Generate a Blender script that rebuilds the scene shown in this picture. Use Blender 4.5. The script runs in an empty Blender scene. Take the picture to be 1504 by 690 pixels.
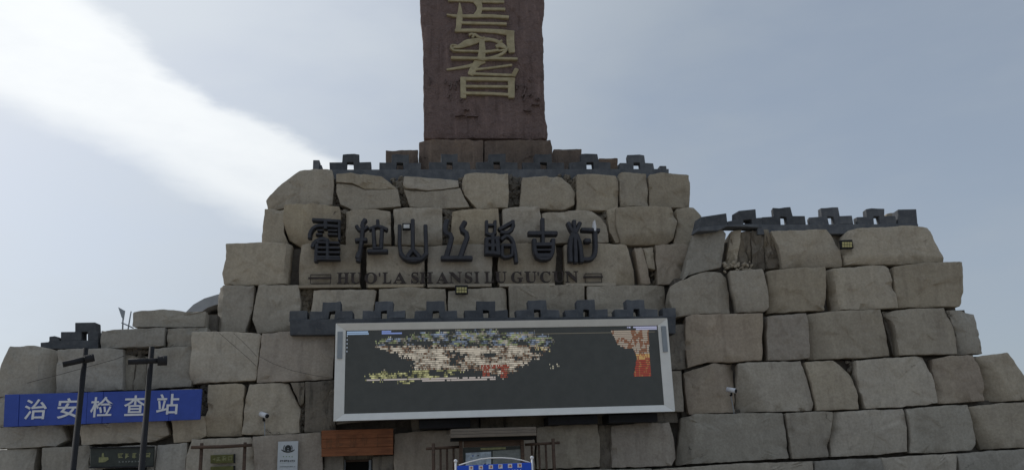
import bpy, bmesh, math, random
from mathutils import Vector, Matrix, noise

# ------------------------------------------------------------------ camera, sky, sun, exposure
S = bpy.context.scene
COL = S.collection
F, CX, CY = 1200.0, 752.0, 345.0                 # focal length and centre, in units of a 1504 x 690 sensor
YAW, PITCH, ROLL = (math.radians(a) for a in (6.5, 15.5, -2.0))
EYE = Vector((0, 0, 1.6))
fwd = Vector((math.sin(YAW)*math.cos(PITCH), math.cos(YAW)*math.cos(PITCH), math.sin(PITCH)))
r0 = Vector((math.cos(YAW), -math.sin(YAW), 0)); u0 = r0.cross(fwd)
right = r0*math.cos(ROLL) + u0*math.sin(ROLL)
up = -r0*math.sin(ROLL) + u0*math.cos(ROLL)
cam = bpy.data.objects.new('camera', bpy.data.cameras.new('camera'))
COL.objects.link(cam)
cam.data.sensor_width = 36; cam.data.lens = 36*F/1504
cam.data.clip_start = .1; cam.data.clip_end = 5000
M = Matrix((right, up, -fwd)).transposed().to_4x4(); M.translation = EYE
cam.matrix_world = M
S.camera = cam

SUN_EL, SUN_AZ = math.radians(42), math.radians(-44)     # azimuth from +Y (behind the wall), negative = left
sdir = Vector((math.sin(SUN_AZ)*math.cos(SUN_EL), math.cos(SUN_AZ)*math.cos(SUN_EL), math.sin(SUN_EL)))
sun = bpy.data.objects.new('sun', bpy.data.lights.new('sun', 'SUN')); COL.objects.link(sun)
sun.data.energy = 1.6; sun.data.angle = math.radians(12); sun.data.color = (1, .95, .88)
sun.rotation_euler = sdir.to_track_quat('Z', 'Y').to_euler()
S.view_settings.view_transform = 'Standard'; S.view_settings.look = 'None'
S.view_settings.exposure = 0.14; S.view_settings.gamma = 1

def ray(px, py):
    return (fwd*F + right*(px-CX) - up*(py-CY)).normalized()

class NT:
    """tiny node helper"""
    def __init__(s, tree): s.t = tree; tree.nodes.clear()
    def n(s, typ, **kw):
        nd = s.t.nodes.new(typ)
        for k, v in kw.items():
            if k.startswith('i_'):
                nd.inputs[k[2:].replace('_', ' ')].default_value = v
            else: setattr(nd, k, v)
        return nd
    def l(s, a, b): s.t.links.new(a, b)
    def math(s, op, a, b=None, clamp=False):
        nd = s.t.nodes.new('ShaderNodeMath'); nd.operation = op; nd.use_clamp = clamp
        for i, v in enumerate((a, b)):
            if v is None: continue
            if isinstance(v, (int, float)): nd.inputs[i].default_value = v
            else: s.l(v, nd.inputs[i])
        return nd.outputs[0]
    def smooth(s, v, a, b, to0=0., to1=1.):
        nd = s.t.nodes.new('ShaderNodeMapRange'); nd.interpolation_type = 'SMOOTHSTEP'
        s.l(v, nd.inputs[0]); nd.inputs[1].default_value = a; nd.inputs[2].default_value = b
        nd.inputs[3].default_value = to0; nd.inputs[4].default_value = to1
        return nd.outputs[0]
    def mix(s, fac, a, b, mode='MIX'):
        nd = s.t.nodes.new('ShaderNodeMix'); nd.data_type = 'RGBA'; nd.blend_type = mode
        for i, v in ((0, fac), (6, a), (7, b)):
            if isinstance(v, (int, float)): nd.inputs[i].default_value = v
            elif isinstance(v, tuple): nd.inputs[i].default_value = (*v, 1) if len(v) == 3 else v
            else: s.l(v, nd.inputs[i])
        return nd.outputs[2]

W = bpy.data.worlds.new('World'); S.world = W; W.use_nodes = True
w = NT(W.node_tree)
sky = w.n('ShaderNodeTexSky', sky_type='NISHITA', sun_disc=False, sun_elevation=SUN_EL, sun_rotation=SUN_AZ,
          air_density=1.0, dust_density=3.0, ozone_density=1.0, altitude=1000)
tc = w.n('ShaderNodeTexCoord')
D = tc.outputs['Generated']
# thin high veil over the whole sky, and one bright cirrus band
nz = w.n('ShaderNodeTexNoise', i_Scale=2.2, i_Detail=6.0, i_Roughness=.55)
mp = w.n('ShaderNodeMapping'); mp.inputs['Scale'].default_value = (1, 1, 2.6); mp.inputs['Rotation'].default_value = (0, .35, .2)
w.l(D, mp.inputs[0]); w.l(mp.outputs[0], nz.inputs[0])
nf = w.n('ShaderNodeTexNoise', i_Scale=7., i_Detail=8.0, i_Roughness=.6); w.l(mp.outputs[0], nf.inputs[0])
nA = ray(487, 235).cross(ray(80, 0)).normalized()
if nA.dot(ray(100, 100)) < 0: nA = -nA
nB = ray(390, 322).cross(ray(0, 152)).normalized()
if nB.dot(ray(100, 100)) < 0: nB = -nB
def dotn(v):
    nd = w.n('ShaderNodeVectorMath', operation='DOT_PRODUCT'); w.l(D, nd.inputs[0]); nd.inputs[1].default_value = v
    return nd.outputs['Value']
wob = w.math('MULTIPLY', w.math('SUBTRACT', nz.outputs[0], .5), .11)
wobf = w.math('MULTIPLY', w.math('SUBTRACT', nf.outputs[0], .5), .045)
a_ = w.math('ADD', w.math('ADD', dotn(nA), wob), wobf)
b_ = w.math('ADD', w.math('ADD', dotn(nB), wob), wobf)
band = w.math('MULTIPLY', w.smooth(a_, -.006, .016), w.smooth(b_, -.02, .03))
rim = w.math('MULTIPLY', w.smooth(a_, .03, .10), w.smooth(b_, .03, .10))                # thinner inside than along its edges
body = w.math('SUBTRACT', w.smooth(nf.outputs[0], .3, .75, 1.0, .78), w.math('MULTIPLY', rim, .22))
band = w.math('MULTIPLY', band, body)
veil = w.smooth(nz.outputs[0], .32, .68, .62, .90)
# thin cloud scatters forward: brighter towards the sun
glow = w.smooth(dotn(sdir), .56, .97, 0., 1.)
vc = w.mix(glow, (3.75, 4.3, 4.95), (7.3, 7.85, 8.4))
c1 = w.mix(veil, sky.outputs[0], vc)
c2 = w.mix(band, c1, w.mix(glow, (7.0, 7.5, 7.9), (9.9, 10.2, 10.4)))
bg = w.n('ShaderNodeBackground', i_Strength=.09); w.l(c2, bg.inputs[0])
wo = w.n('ShaderNodeOutputWorld'); w.l(bg.outputs[0], wo.inputs[0])

# ------------------------------------------------------------------ materials
def new_mat(name):
    m = bpy.data.materials.new(name); m.use_nodes = True
    return m, NT(m.node_tree)
def finish(t, col, rough=.9, bump=None, bstr=.3, bdist=.02, metallic=0., spec=.3):
    p = t.n('ShaderNodeBsdfPrincipled'); o = t.n('ShaderNodeOutputMaterial')
    if isinstance(col, tuple): p.inputs['Base Color'].default_value = (*col, 1)
    else: t.l(col, p.inputs['Base Color'])
    if isinstance(rough, (int, float)): p.inputs['Roughness'].default_value = rough
    else: t.l(rough, p.inputs['Roughness'])
    p.inputs['Metallic'].default_value = metallic; p.inputs['Specular IOR Level'].default_value = spec
    if bump is not None:
        b = t.n('ShaderNodeBump'); b.inputs['Strength'].default_value = bstr; b.inputs['Distance'].default_value = bdist
        t.l(bump, b.inputs['Height']); t.l(b.outputs[0], p.inputs['Normal'])
    t.l(p.outputs[0], o.inputs[0])
def stone_mat(name, base, alt, stain, bstr=.42, contrast=.75, bdist=.05):
    m, t = new_mat(name)
    tcn = t.n('ShaderNodeTexCoord'); oi = t.n('ShaderNodeObjectInfo')
    off = t.n('ShaderNodeVectorMath', operation='ADD'); t.l(tcn.outputs['Object'], off.inputs[0])
    sc = t.n('ShaderNodeVectorMath', operation='SCALE'); t.l(oi.outputs['Location'], sc.inputs[0]); sc.inputs[3].default_value = 1.7
    t.l(sc.outputs[0], off.inputs[1]); P = off.outputs[0]
    big = t.n('ShaderNodeTexNoise', i_Scale=.7, i_Detail=5., i_Roughness=.6); t.l(P, big.inputs[0])
    fine = t.n('ShaderNodeTexNoise', i_Scale=14., i_Detail=8., i_Roughness=.7); t.l(P, fine.inputs[0])
    mid = t.n('ShaderNodeTexNoise', i_Scale=3.2, i_Detail=9., i_Roughness=.62, i_Distortion=.4); t.l(P, mid.inputs[0])
    mpn = t.n('ShaderNodeMapping'); mpn.inputs['Scale'].default_value = (2.6, 2.6, .28); t.l(P, mpn.inputs[0])
    strk = t.n('ShaderNodeTexNoise', i_Scale=1.6, i_Detail=6., i_Roughness=.6); t.l(mpn.outputs[0], strk.inputs[0])
    c = t.mix(t.smooth(big.outputs[0], .35, .68), base, alt)
    c = t.mix(t.smooth(mid.outputs[0], .52, .74, 0, .5*contrast), c, stain)                     # blotchy weathering
    c = t.mix(t.smooth(strk.outputs[0], .52, .72, 0, .55*contrast), c, stain)                   # water streaks
    # hairline cracks
    dis = t.n('ShaderNodeVectorMath', operation='MULTIPLY_ADD'); t.l(mid.outputs['Color'], dis.inputs[0]); dis.inputs[1].default_value = (.5, .5, .5); t.l(P, dis.inputs[2])
    vo = t.n('ShaderNodeTexVoronoi', feature='DISTANCE_TO_EDGE', i_Scale=.55); t.l(dis.outputs[0], vo.inputs[0])
    crk = t.math('MULTIPLY', t.smooth(vo.outputs['Distance'], .012, .004), t.smooth(big.outputs[0], .60, .70))
    c = t.mix(t.math('MULTIPLY', crk, .75), c, (.05, .042, .035))
    pale = tuple(min(.6, x*1.45) for x in base)
    c = t.mix(t.smooth(strk.outputs[0], .46, .30, 0, .35*contrast), c, pale)
    val = t.math('ADD', t.math('MULTIPLY', oi.outputs['Random'], .26), .87)
    hs = t.n('ShaderNodeHueSaturation'); t.l(c, hs.inputs['Color']); t.l(val, hs.inputs['Value'])
    sat = t.math('ADD', t.math('MULTIPLY', t.math('FRACT', t.math('MULTIPLY', oi.outputs['Random'], 7.3)), .3), .70)
    t.l(sat, hs.inputs['Saturation'])
    f2 = t.smooth(fine.outputs[0], .3, .7, .86, 1.1)
    mm = t.n('ShaderNodeVectorMath', operation='SCALE'); t.l(hs.outputs[0], mm.inputs[0]); t.l(f2, mm.inputs[3])
    h = t.math('SUBTRACT', t.math('ADD', t.math('MULTIPLY', fine.outputs[0], .35), mid.outputs[0]), crk)
    finish(t, mm.outputs[0], .93, h, bstr, bdist, spec=.2)
    return m
def plain(name, col, rough=.6, var=.12, scale=6., bstr=.15, metallic=0., spec=.4, stain=None):
    m, t = new_mat(name)
    tcn = t.n('ShaderNodeTexCoord')
    a = t.n('ShaderNodeTexNoise', i_Scale=scale, i_Detail=6., i_Roughness=.65); t.l(tcn.outputs['Object'], a.inputs[0])
    lo = tuple(x*(1-var) for x in col); hi = tuple(min(.9, x*(1+var)) for x in col)
    c = t.mix(t.smooth(a.outputs[0], .3, .7), lo, hi)
    if stain:
        b = t.n('ShaderNodeTexNoise', i_Scale=scale*.35, i_Detail=7., i_Roughness=.7); t.l(tcn.outputs['Object'], b.inputs[0])
        c = t.mix(t.smooth(b.outputs[0], .48, .68, 0, .8), c, stain)
    finish(t, c, rough, a.outputs[0], bstr, .01, metallic, spec)
    return m
def wood(name, col, dark):
    m, t = new_mat(name)
    tcn = t.n('ShaderNodeTexCoord')
    mpn = t.n('ShaderNodeMapping'); mpn.inputs['Scale'].default_value = (.8, 6, 9); t.l(tcn.outputs['Object'], mpn.inputs[0])
    a = t.n('ShaderNodeTexNoise', i_Scale=2.2, i_Detail=8., i_Roughness=.65, i_Distortion=.8); t.l(mpn.outputs[0], a.inputs[0])
    b = t.n('ShaderNodeTexNoise', i_Scale=2., i_Detail=4.); t.l(tcn.outputs['Object'], b.inputs[0])
    c = t.mix(t.smooth(a.outputs[0], .35, .7), col, dark)
    c = t.mix(t.smooth(b.outputs[0], .5, .7, 0, .6), c, dark)
    finish(t, c, .7, a.outputs[0], .4, .01)
    return m
MT = {}
MT['stone'] = stone_mat('sandstone', (0.382, 0.328, 0.252), (0.425, 0.364, 0.275), (0.254, 0.209, 0.162))
MT['stone_warm'] = stone_mat('warm_sandstone', (0.433, 0.359, 0.254), (0.391, 0.327, 0.240), (0.263, 0.209, 0.150))
MT['stone_cool'] = stone_mat('grey_sandstone', (0.371, 0.338, 0.282), (0.333, 0.302, 0.252), (0.257, 0.229, 0.188))
MT['stone_pink'] = stone_mat('pink_sandstone', (0.369, 0.304, 0.239), (0.396, 0.331, 0.254), (0.235, 0.189, 0.150))
MT['stone_dark'] = stone_mat('stained_shaded_sandstone', (0.202, 0.172, 0.136), (0.265, 0.224, 0.168), (0.053, 0.047, 0.040), .9, 1.6)  # stained blocks; the same dark tone also paints shade in recesses
MT['core'] = stone_mat('rubble_mortar', (.12, .105, .09), (.16, .14, .115), (.06, .055, .05), 1.)
MT['red'] = stone_mat('red_stele_stone', (.222, .157, .142), (.195, .142, .132), (.13, .092, .084), 1., 1.5, .2)
MT['brown'] = stone_mat('brown_pedestal_stone', (.21, .145, .10), (.16, .112, .085), (.08, .06, .05), .9, 1.3)
def parapet_mat():
    m, t = new_mat('dark_parapet_concrete')
    tcn = t.n('ShaderNodeTexCoord'); oi = t.n('ShaderNodeObjectInfo')
    a = t.n('ShaderNodeTexNoise', i_Scale=2.4, i_Detail=8., i_Roughness=.7); t.l(tcn.outputs['Object'], a.inputs[0])
    b = t.n('ShaderNodeTexNoise', i_Scale=9., i_Detail=6., i_Roughness=.7); t.l(tcn.outputs['Object'], b.inputs[0])
    c = t.mix(t.smooth(a.outputs[0], .3, .7), (.080, .086, .098), (.135, .142, .152))
    c = t.mix(t.smooth(b.outputs[0], .56, .72, 0, .7), c, (.17, .165, .155))
    v_ = t.math('ADD', t.math('MULTIPLY', oi.outputs['Random'], .5), .75)
    mm = t.n('ShaderNodeVectorMath', operation='SCALE'); t.l(c, mm.inputs[0]); t.l(v_, mm.inputs[3])
    finish(t, mm.outputs[0], .9, b.outputs[0], .5, .02, spec=.2)
    return m
MT['parapet'] = parapet_mat() or plain('dark_parapet_concrete', (.078, .088, .106), .85, .3, 3., .5, stain=(.10, .10, .10))
MT['letter'] = plain('dark_painted_letter', (.042, .043, .052), .6, .25, 5., .2)
MT['letter_brown'] = plain('rusty_dark_letter', (.05, .038, .034), .7, .35, 6., .2)
MT['gold'] = plain('gold_paint', (.40, .345, .215), .6, .15, 4., .35, spec=.4, stain=(.31, .25, .14))
MT['alu'] = plain('white_aluminium', (.84, .83, .79), .45, .04, 2., .03)
MT['alu_grey'] = plain('grey_plate', (.30, .33, .36), .5, .05, 4., .03)
MT['panel'] = plain('dark_led_panel', (.085, .088, .082), .5, .08, 3., .03)
MT['black'] = plain('black_metal', (.016, .016, .019), .75, .2, 8., .05)
MT['void'] = plain('unlit_black', (.006, .006, .006), .9, .2, 3., 0)  # near-black colour standing for deep shade in openings and under the roof
MT['blue'] = plain('blue_banner', (.042, .085, .39), .6, .12, 1.2, .08, stain=(.032, .064, .29))
MT['blue2'] = plain('bright_blue_sign', (.010, .085, .62), .45, .05, 2., .02)
MT['white'] = plain('white_paint', (.72, .73, .76), .5, .04, 5., .03)
MT['plaque'] = plain('white_plaque', (.55, .58, .60), .45, .05, 5., .03)
MT['ink'] = plain('dark_ink', (.03, .035, .035), .6, .1, 5., 0)
MT['ink_green'] = plain('green_ink', (.16, .26, .10), .6, .1, 5., 0)
MT['ink_grey'] = plain('grey_ink', (.28, .30, .30), .6, .1, 5., 0)
MT['orange'] = plain('orange_print', (.55, .16, .06), .6, .1, 5., 0)
MT['green_panel'] = plain('dark_green_sign', (.040, .046, .040), .6, .2, 6., .05)
MT['dull_yellow'] = plain('dull_yellow_paint', (.25, .25, .12), .7, .25, 9., .05)
MT['olive'] = plain('olive_sign', (.12, .12, .035), .6, .25, 7., .05)
MT['yellow_led'] = plain('yellow_led', (.52, .46, .2), .35, .1, 9., 0)
MT['red_wood'] = wood('red_wood', (.29, .11, .048), (.17, .062, .028))
MT['brown_wood'] = wood('brown_wood', (.115, .072, .05), (.06, .04, .03))
MT['grey_wood'] = wood('weathered_wood', (.23, .19, .15), (.15, .125, .10))
MT['map'] = plain('pale_map_print', (.40, .46, .52), .5, .3, 7., 0)
MT['notice'] = plain('faded_notice_print', (.20, .215, .20), .6, .2, 9., 0)
MT['roof'] = plain('grey_vault_sheet', (.45, .46, .47), .6, .1, 3., .2)
MT['cable'] = plain('cable_rubber', (.03, .03, .03), .7, .1, 5., 0)
m, t = new_mat('paving')
tcn = t.n('ShaderNodeTexCoord')
br = t.n('ShaderNodeTexBrick', i_Scale=1.2); br.inputs['Color1'].default_value = (.33, .29, .235, 1); br.inputs['Color2'].default_value = (.37, .325, .265, 1)
br.inputs['Mortar'].default_value = (.2, .18, .15, 1); t.l(tcn.outputs['Object'], br.inputs[0]); finish(t, br.outputs[0], .9)
MT['paving'] = m
m, t = new_mat('led_picture')
at = t.n('ShaderNodeAttribute', attribute_name='led'); em = t.n('ShaderNodeEmission', i_Strength=.72); o_ = t.n('ShaderNodeOutputMaterial')
t.l(at.outputs['Color'], em.inputs[0]); t.l(em.outputs[0], o_.inputs[0]); MT['led'] = m

# ------------------------------------------------------------------ helpers
class Plane:
    """vertical plane: through (x0, y0), direction turned by ang about Z; deeper() sets it back"""
    def __init__(s, x0, y0, ang=0.):
        s.ang = ang; s.u = Vector((math.cos(ang), math.sin(ang), 0)); s.v = Vector((-math.sin(ang), math.cos(ang), 0))
        s.o = Vector((x0, y0, 0))
    def deeper(s, d):
        p = Plane(0, 0, s.ang); p.o = s.o + s.v*d; return p
    def hit(s, px, py):
        r = ray(px, py); k = (s.o - EYE).dot(s.v)/r.dot(s.v)
        return EYE + r*k
    def uz(s, px, py):
        p = s.hit(px, py); return ((p - s.o).dot(s.u), p.z)
    def world(s, a, z, d=0.):
        q = s.o + s.u*a + s.v*d; return Vector((q.x, q.y, z))
    def scale(s, px, py):
        a = s.uz(px-5, py); b = s.uz(px+5, py); return math.hypot(b[0]-a[0], b[1]-a[1])/10

def empty(name, loc, label, cat, group=None, ang=0.):
    o = bpy.data.objects.new(name, None); COL.objects.link(o); o.location = loc; o.rotation_euler.z = ang
    o.empty_display_size = .3
    return tag(o, label, cat, group)
def tag(o, label, cat=None, group=None):
    o['label'] = label
    if cat: o['category'] = cat
    if group: o['group'] = group
    return o
def link(name, verts, faces, mat, parent=None, loc=None, ang=0., smooth=False, bevel=0.):
    me = bpy.data.meshes.new(name); me.from_pydata([tuple(v) for v in verts], [], faces); me.update()
    return link_mesh(name, me, mat, parent, loc, ang, smooth, bevel)
def link_mesh(name, me, mat, parent=None, loc=None, ang=0., smooth=False, bevel=0.):
    me.materials.append(MT[mat])
    if smooth:
        for p in me.polygons: p.use_smooth = True
    o = bpy.data.objects.new(name, me); COL.objects.link(o)
    o.matrix_world = Matrix.Translation(loc if loc is not None else (0, 0, 0)) @ Matrix.Rotation(ang, 4, 'Z')
    if parent:
        o.parent = parent
        base = Matrix.Translation(parent_loc(parent)) @ Matrix.Rotation(parent_ang(parent), 4, 'Z')
        o.matrix_parent_inverse = base.inverted()
    if bevel:
        md = o.modifiers.new('bevel', 'BEVEL'); md.width = bevel; md.segments = 2; md.limit_method = 'ANGLE'
    return o
def parent_loc(p):
    return p.matrix_world.translation if p.parent else p.location
def parent_ang(p): return p.rotation_euler.z

def fbm(x, y, z, f, oct_=3):
    s = 0.; a = 1.
    for _ in range(oct_):
        s += a*noise.noise((x*f, y*f, z*f)); f *= 2.1; a *= .5
    return s

def resample(poly, step):
    out = []
    n = len(poly)
    for i in range(n):
        a, b = poly[i], poly[(i+1) % n]
        L = math.hypot(b[0]-a[0], b[1]-a[1]); k = max(1, int(round(L/step)))
        for j in range(k):
            t_ = j/k; out.append((a[0]+(b[0]-a[0])*t_, a[1]+(b[1]-a[1])*t_))
    return out
def chamfer(poly, d):
    out = []; n = len(poly)
    for i in range(n):
        p0, p, p1 = poly[i-1], poly[i], poly[(i+1) % n]
        for q in (p0, p1):
            L = math.hypot(q[0]-p[0], q[1]-p[1]) or 1e-6; k = min(d, L*.3)/L
            out.append((p[0]+(q[0]-p[0])*k, p[1]+(q[1]-p[1])*k))
    return out

SEED = [0]
# hewn planes that cut a block's face: first outline point -> (along, up, where, slope)
CUTS = {(1219, 394): [(-1, 0, .80, 1.8)], (1240, 345): [(-1, .35, .80, 1.2), (0, -1, .6, .5)], (1302, 457): [(-.95, .3, .74, 1.5)], (1440, 523): [(-1, -.35, .15, .9)],
        (14, 509): [(1, 0, .38, .9)], (320, 421): [(-1, 0, .66, 1.1)], (331, 357): [(1, 0, .86, 1.6)], (1008, 545): [(1, .2, .25, .7), (-.8, .5, .4, .5)], (1086, 533): [(-1, -.4, .42, .8)],
        (1003, 613): [(-1, .1, .74, .8)], (366, 564): [(.8, .6, .78, .6)], (907, 303): [(0, -1, .5, .55)], (1134, 338): [(0, -1, .35, .4)], (1394, 455): [(-1, -.3, .2, .8)],
        (1375, 526): [(-.9, .3, .55, .7)], (1229, 605): [(-1, .3, .6, .8)], (1427, 597): [(-.9, -.5, .6, .8)], (1191, 459): [(1, -.1, .78, .9), (-1, .1, .45, .4)], (985, 420): [(1, .1, .5, .5)],
        (418, 300): [(-.6, -.8, .6, .5)], (494, 256): [(.9, .4, .7, .6)], (768, 261): [(.9, .4, .75, .7)], (282, 487): [(-.7, -.7, .7, .4)], (379, 418): [(.3, -1, .7, .6)],
        (1184, 531): [(.8, .6, .7, .8)], (1129, 397): [(-1, 0, .6, .5)], (1314, 391): [(1, -.2, .8, .8)], (900, 625): [(1, 0, .8, .8)], (830, 358): [(.8, -.6, .55, .6)], (306, 565): [(0, -1, .3, .3)]}
def stone(poly, plane, parent, mat='stone', depth=1.3, amp=.055, bev=.018, tilt=1.4, facets=3, name='stone_block', ground=False,
          step=.085, jit=.02, round_=.014, grow=.012):
    """a hewn block: front outline on the plane, irregular edges, chipped corners, real depth"""
    SEED[0] += 1; rnd = random.Random(SEED[0]*7919+13); sx = SEED[0]*13.7
    P = []
    for x, y in poly:
        a, z = plane.uz(x, y)
        if ground and y >= 735: z = -.05
        P.append((a, z))
    m0 = (sum(p[0] for p in P)/len(P), sum(p[1] for p in P)/len(P))
    P = [(a + grow*(a-m0[0])/max(.2, math.hypot(a-m0[0], z-m0[1])), z + grow*(z-m0[1])/max(.2, math.hypot(a-m0[0], z-m0[1]))) for a, z in P]
    P = resample(chamfer(P, round_*rnd.uniform(.3, 2.)), step); bev *= rnd.uniform(.5, 1.5)
    P = [(a + jit*fbm(a, z, sx, 3.6), z + jit*fbm(a, z, sx+50, 3.6)) for a, z in P]
    ca = sum(p[0] for p in P)/len(P); cz = sum(p[1] for p in P)/len(P)
    P = [(a-ca, z-cz) for a, z in P]
    R = max(math.hypot(*p) for p in P)
    ta, tz = rnd.uniform(-.07, .07)*tilt, rnd.uniform(-.05, .08)*tilt
    fc = []
    for dx, dz, fr_, sl in CUTS.get(poly[0], []):
        L = math.hypot(dx, dz); dx, dz = dx/L, dz/L; fc.append((dx, dz, max(p[0]*dx+p[1]*dz for p in P)*fr_, sl))
    facets = 0 if fc and facets else facets; chipped = bool(facets or fc)
    for _ in range(rnd.randint(0, facets)):
        an = rnd.choice((rnd.uniform(0, 2*math.pi), math.pi*rnd.choice((0, 1))+rnd.uniform(-.35, .35))); dx, dz = math.cos(an), math.sin(an)
        sup = max(p[0]*dx+p[1]*dz for p in P)
        fc.append((dx, dz, sup*rnd.uniform(.72, .94), rnd.uniform(.2, .75)))
    chips = [(q[0], q[1], rnd.uniform(.05, .20), rnd.uniform(.4, 1.1)) for q in rnd.sample(P, min(len(P), rnd.randint(3, 8)))] if chipped else []
    def dep(a, z):
        y = a*ta + z*tz + amp*(fbm(a, z, sx, .6, 2)*.5 + fbm(a, z, sx+9, 2.2, 4)*.30)
        y += amp*.55*abs(fbm(a*.8, z*1.6, sx+31, 1.3, 3))
        y += amp*.85/(1+math.exp(-max(-40., min(40., 40*(fbm(a*1.2, z*.9, sx+90, .8, 4)-.12)))))          # spalled layers
        for qa, qz, cr, cs in chips:                                         # broken edges
            dd = cr*(1+.5*fbm(a, z, sx+120, 5., 2)) - math.hypot(a-qa, z-qz)
            if dd > 0: y += min(dd*cs, cr*.45)
        for dx, dz, d0, sl in fc:
            y += max(0., a*dx + z*dz - d0 + .04*fbm(a, z, sx+70, 3.))*sl
        return y
    n = len(P)
    verts = []; faces = []
    rad = [max(.05, math.hypot(*p)) for p in P]
    def ring(inset, y, follow=True):
        base = len(verts)
        for (a, z), r in zip(P, rad):
            k = max(0.12, 1-inset/r); aa, zz = a*k, z*k
            verts.append((aa, y + (dep(aa, zz) if follow else 0), zz))
        return base
    rings = [ring(.10, depth, False), ring(0., bev+.25), ring(0., bev), ring(bev*.3, bev*.32), ring(bev, 0.)]
    nr = max(3, int((min(rad))/(step*1.3)) + 2)
    for i in range(1, nr):
        k0 = 1 - i/nr
        base = len(verts)
        for (a, z), r in zip(P, rad):
            k = max(.1, 1-bev/r)*k0; verts.append((a*k, dep(a*k, z*k), z*k))
        rings.append(base)
    c = len(verts); verts.append((0, dep(0, 0), 0)); cb = len(verts); verts.append((0, depth, 0))
    area = sum(P[i][0]*P[(i+1) % n][1]-P[(i+1) % n][0]*P[i][1] for i in range(n))
    for ra, rb in zip(rings, rings[1:]):
        for i in range(n):
            j = (i+1) % n; faces.append((ra+i, ra+j, rb+j, rb+i))
    for i in range(n):
        j = (i+1) % n; faces.append((rings[-1]+i, rings[-1]+j, c)); faces.append((rings[0]+j, rings[0]+i, cb))
    if area < 0: faces = [f[::-1] for f in faces]
    o = link(name, verts, faces, mat, parent, plane.world(ca, cz), plane.ang, True)
    o.data.set_sharp_from_angle(angle=math.radians(32))
    return o

def wbox(a0, a1, z0, z1, d0, d1, plane, mat, parent, name, bevel=0., jitter=0.):
    """box in plane coordinates: along a, up z, depth d"""
    ca, cz, cd = (a0+a1)/2, (z0+z1)/2, (d0+d1)/2
    hx, hy, hz = (a1-a0)/2, (d1-d0)/2, (z1-z0)/2
    v = [(x*hx, y*hy, z*hz) for z in (-1, 1) for y in (-1, 1) for x in (-1, 1)]
    f = [(0, 2, 3, 1), (4, 5, 7, 6), (0, 1, 5, 4), (2, 6, 7, 3), (0, 4, 6, 2), (1, 3, 7, 5)]
    return link(name, v, f, mat, parent, plane.world(ca, cz, cd), plane.ang, False, bevel)
def pbox(x0, x1, y0, y1, plane, d0, d1, mat, parent, name, bevel=0., ground=False):
    """box whose front covers a rectangle of the view on the plane"""
    ym, xm = (y0+y1)/2, (x0+x1)/2
    a0 = plane.uz(x0, ym)[0]; a1 = plane.uz(x1, ym)[0]
    z1 = plane.uz(xm, y0)[1]; z0 = 0. if ground else plane.uz(xm, y1)[1]
    return wbox(a0, a1, z0, z1, d0, d1, plane, mat, parent, name, bevel)
def prism(poly, plane, d0, d1, mat, parent, name, bevel=0.):
    P = [plane.uz(*p) for p in poly]
    ca = sum(p[0] for p in P)/len(P); cz = sum(p[1] for p in P)/len(P); n = len(P)
    if sum(P[i][0]*P[(i+1) % n][1]-P[(i+1) % n][0]*P[i][1] for i in range(n)) < 0: P = P[::-1]
    v = [(a-ca, d0, z-cz) for a, z in P] + [(a-ca, d1, z-cz) for a, z in P]
    f = [tuple(range(n)), tuple(range(2*n-1, n-1, -1))] + [(i, n+i, n+(i+1) % n, (i+1) % n) for i in range(n)]
    return link(name, v, f, mat, parent, plane.world(ca, cz), plane.ang, False, bevel)
def tube_geo(pts, rads, seg=10):
    verts = []; faces = []
    for k, p in enumerate(pts):
        d = (pts[min(k+1, len(pts)-1)] - pts[max(k-1, 0)]).normalized()
        s_ = d.cross(Vector((0, 0, 1)) if abs(d.z) < .9 else Vector((1, 0, 0))).normalized(); t_ = s_.cross(d)
        for i in range(seg):
            an = 2*math.pi*i/seg; verts.append(p + (s_*math.cos(an) + t_*math.sin(an))*rads[k])
    for k in range(len(pts)-1):
        for i in range(seg):
            j = (i+1) % seg; faces.append((k*seg+i, k*seg+j, (k+1)*seg+j, (k+1)*seg+i))
    faces.append(tuple(range(seg))[::-1]); faces.append(tuple(range((len(pts)-1)*seg, len(pts)*seg)))
    return verts, faces
def tube(pts, rad, mat, parent, name, seg=10):
    pts = [Vector(p) for p in pts]; rads = rad if isinstance(rad, (list, tuple)) else [rad]*len(pts)
    c = sum(pts, Vector())/len(pts)
    v, f = tube_geo([p-c for p in pts], rads, seg)
    return link(name, v, f, mat, parent, c, 0, True)
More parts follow.
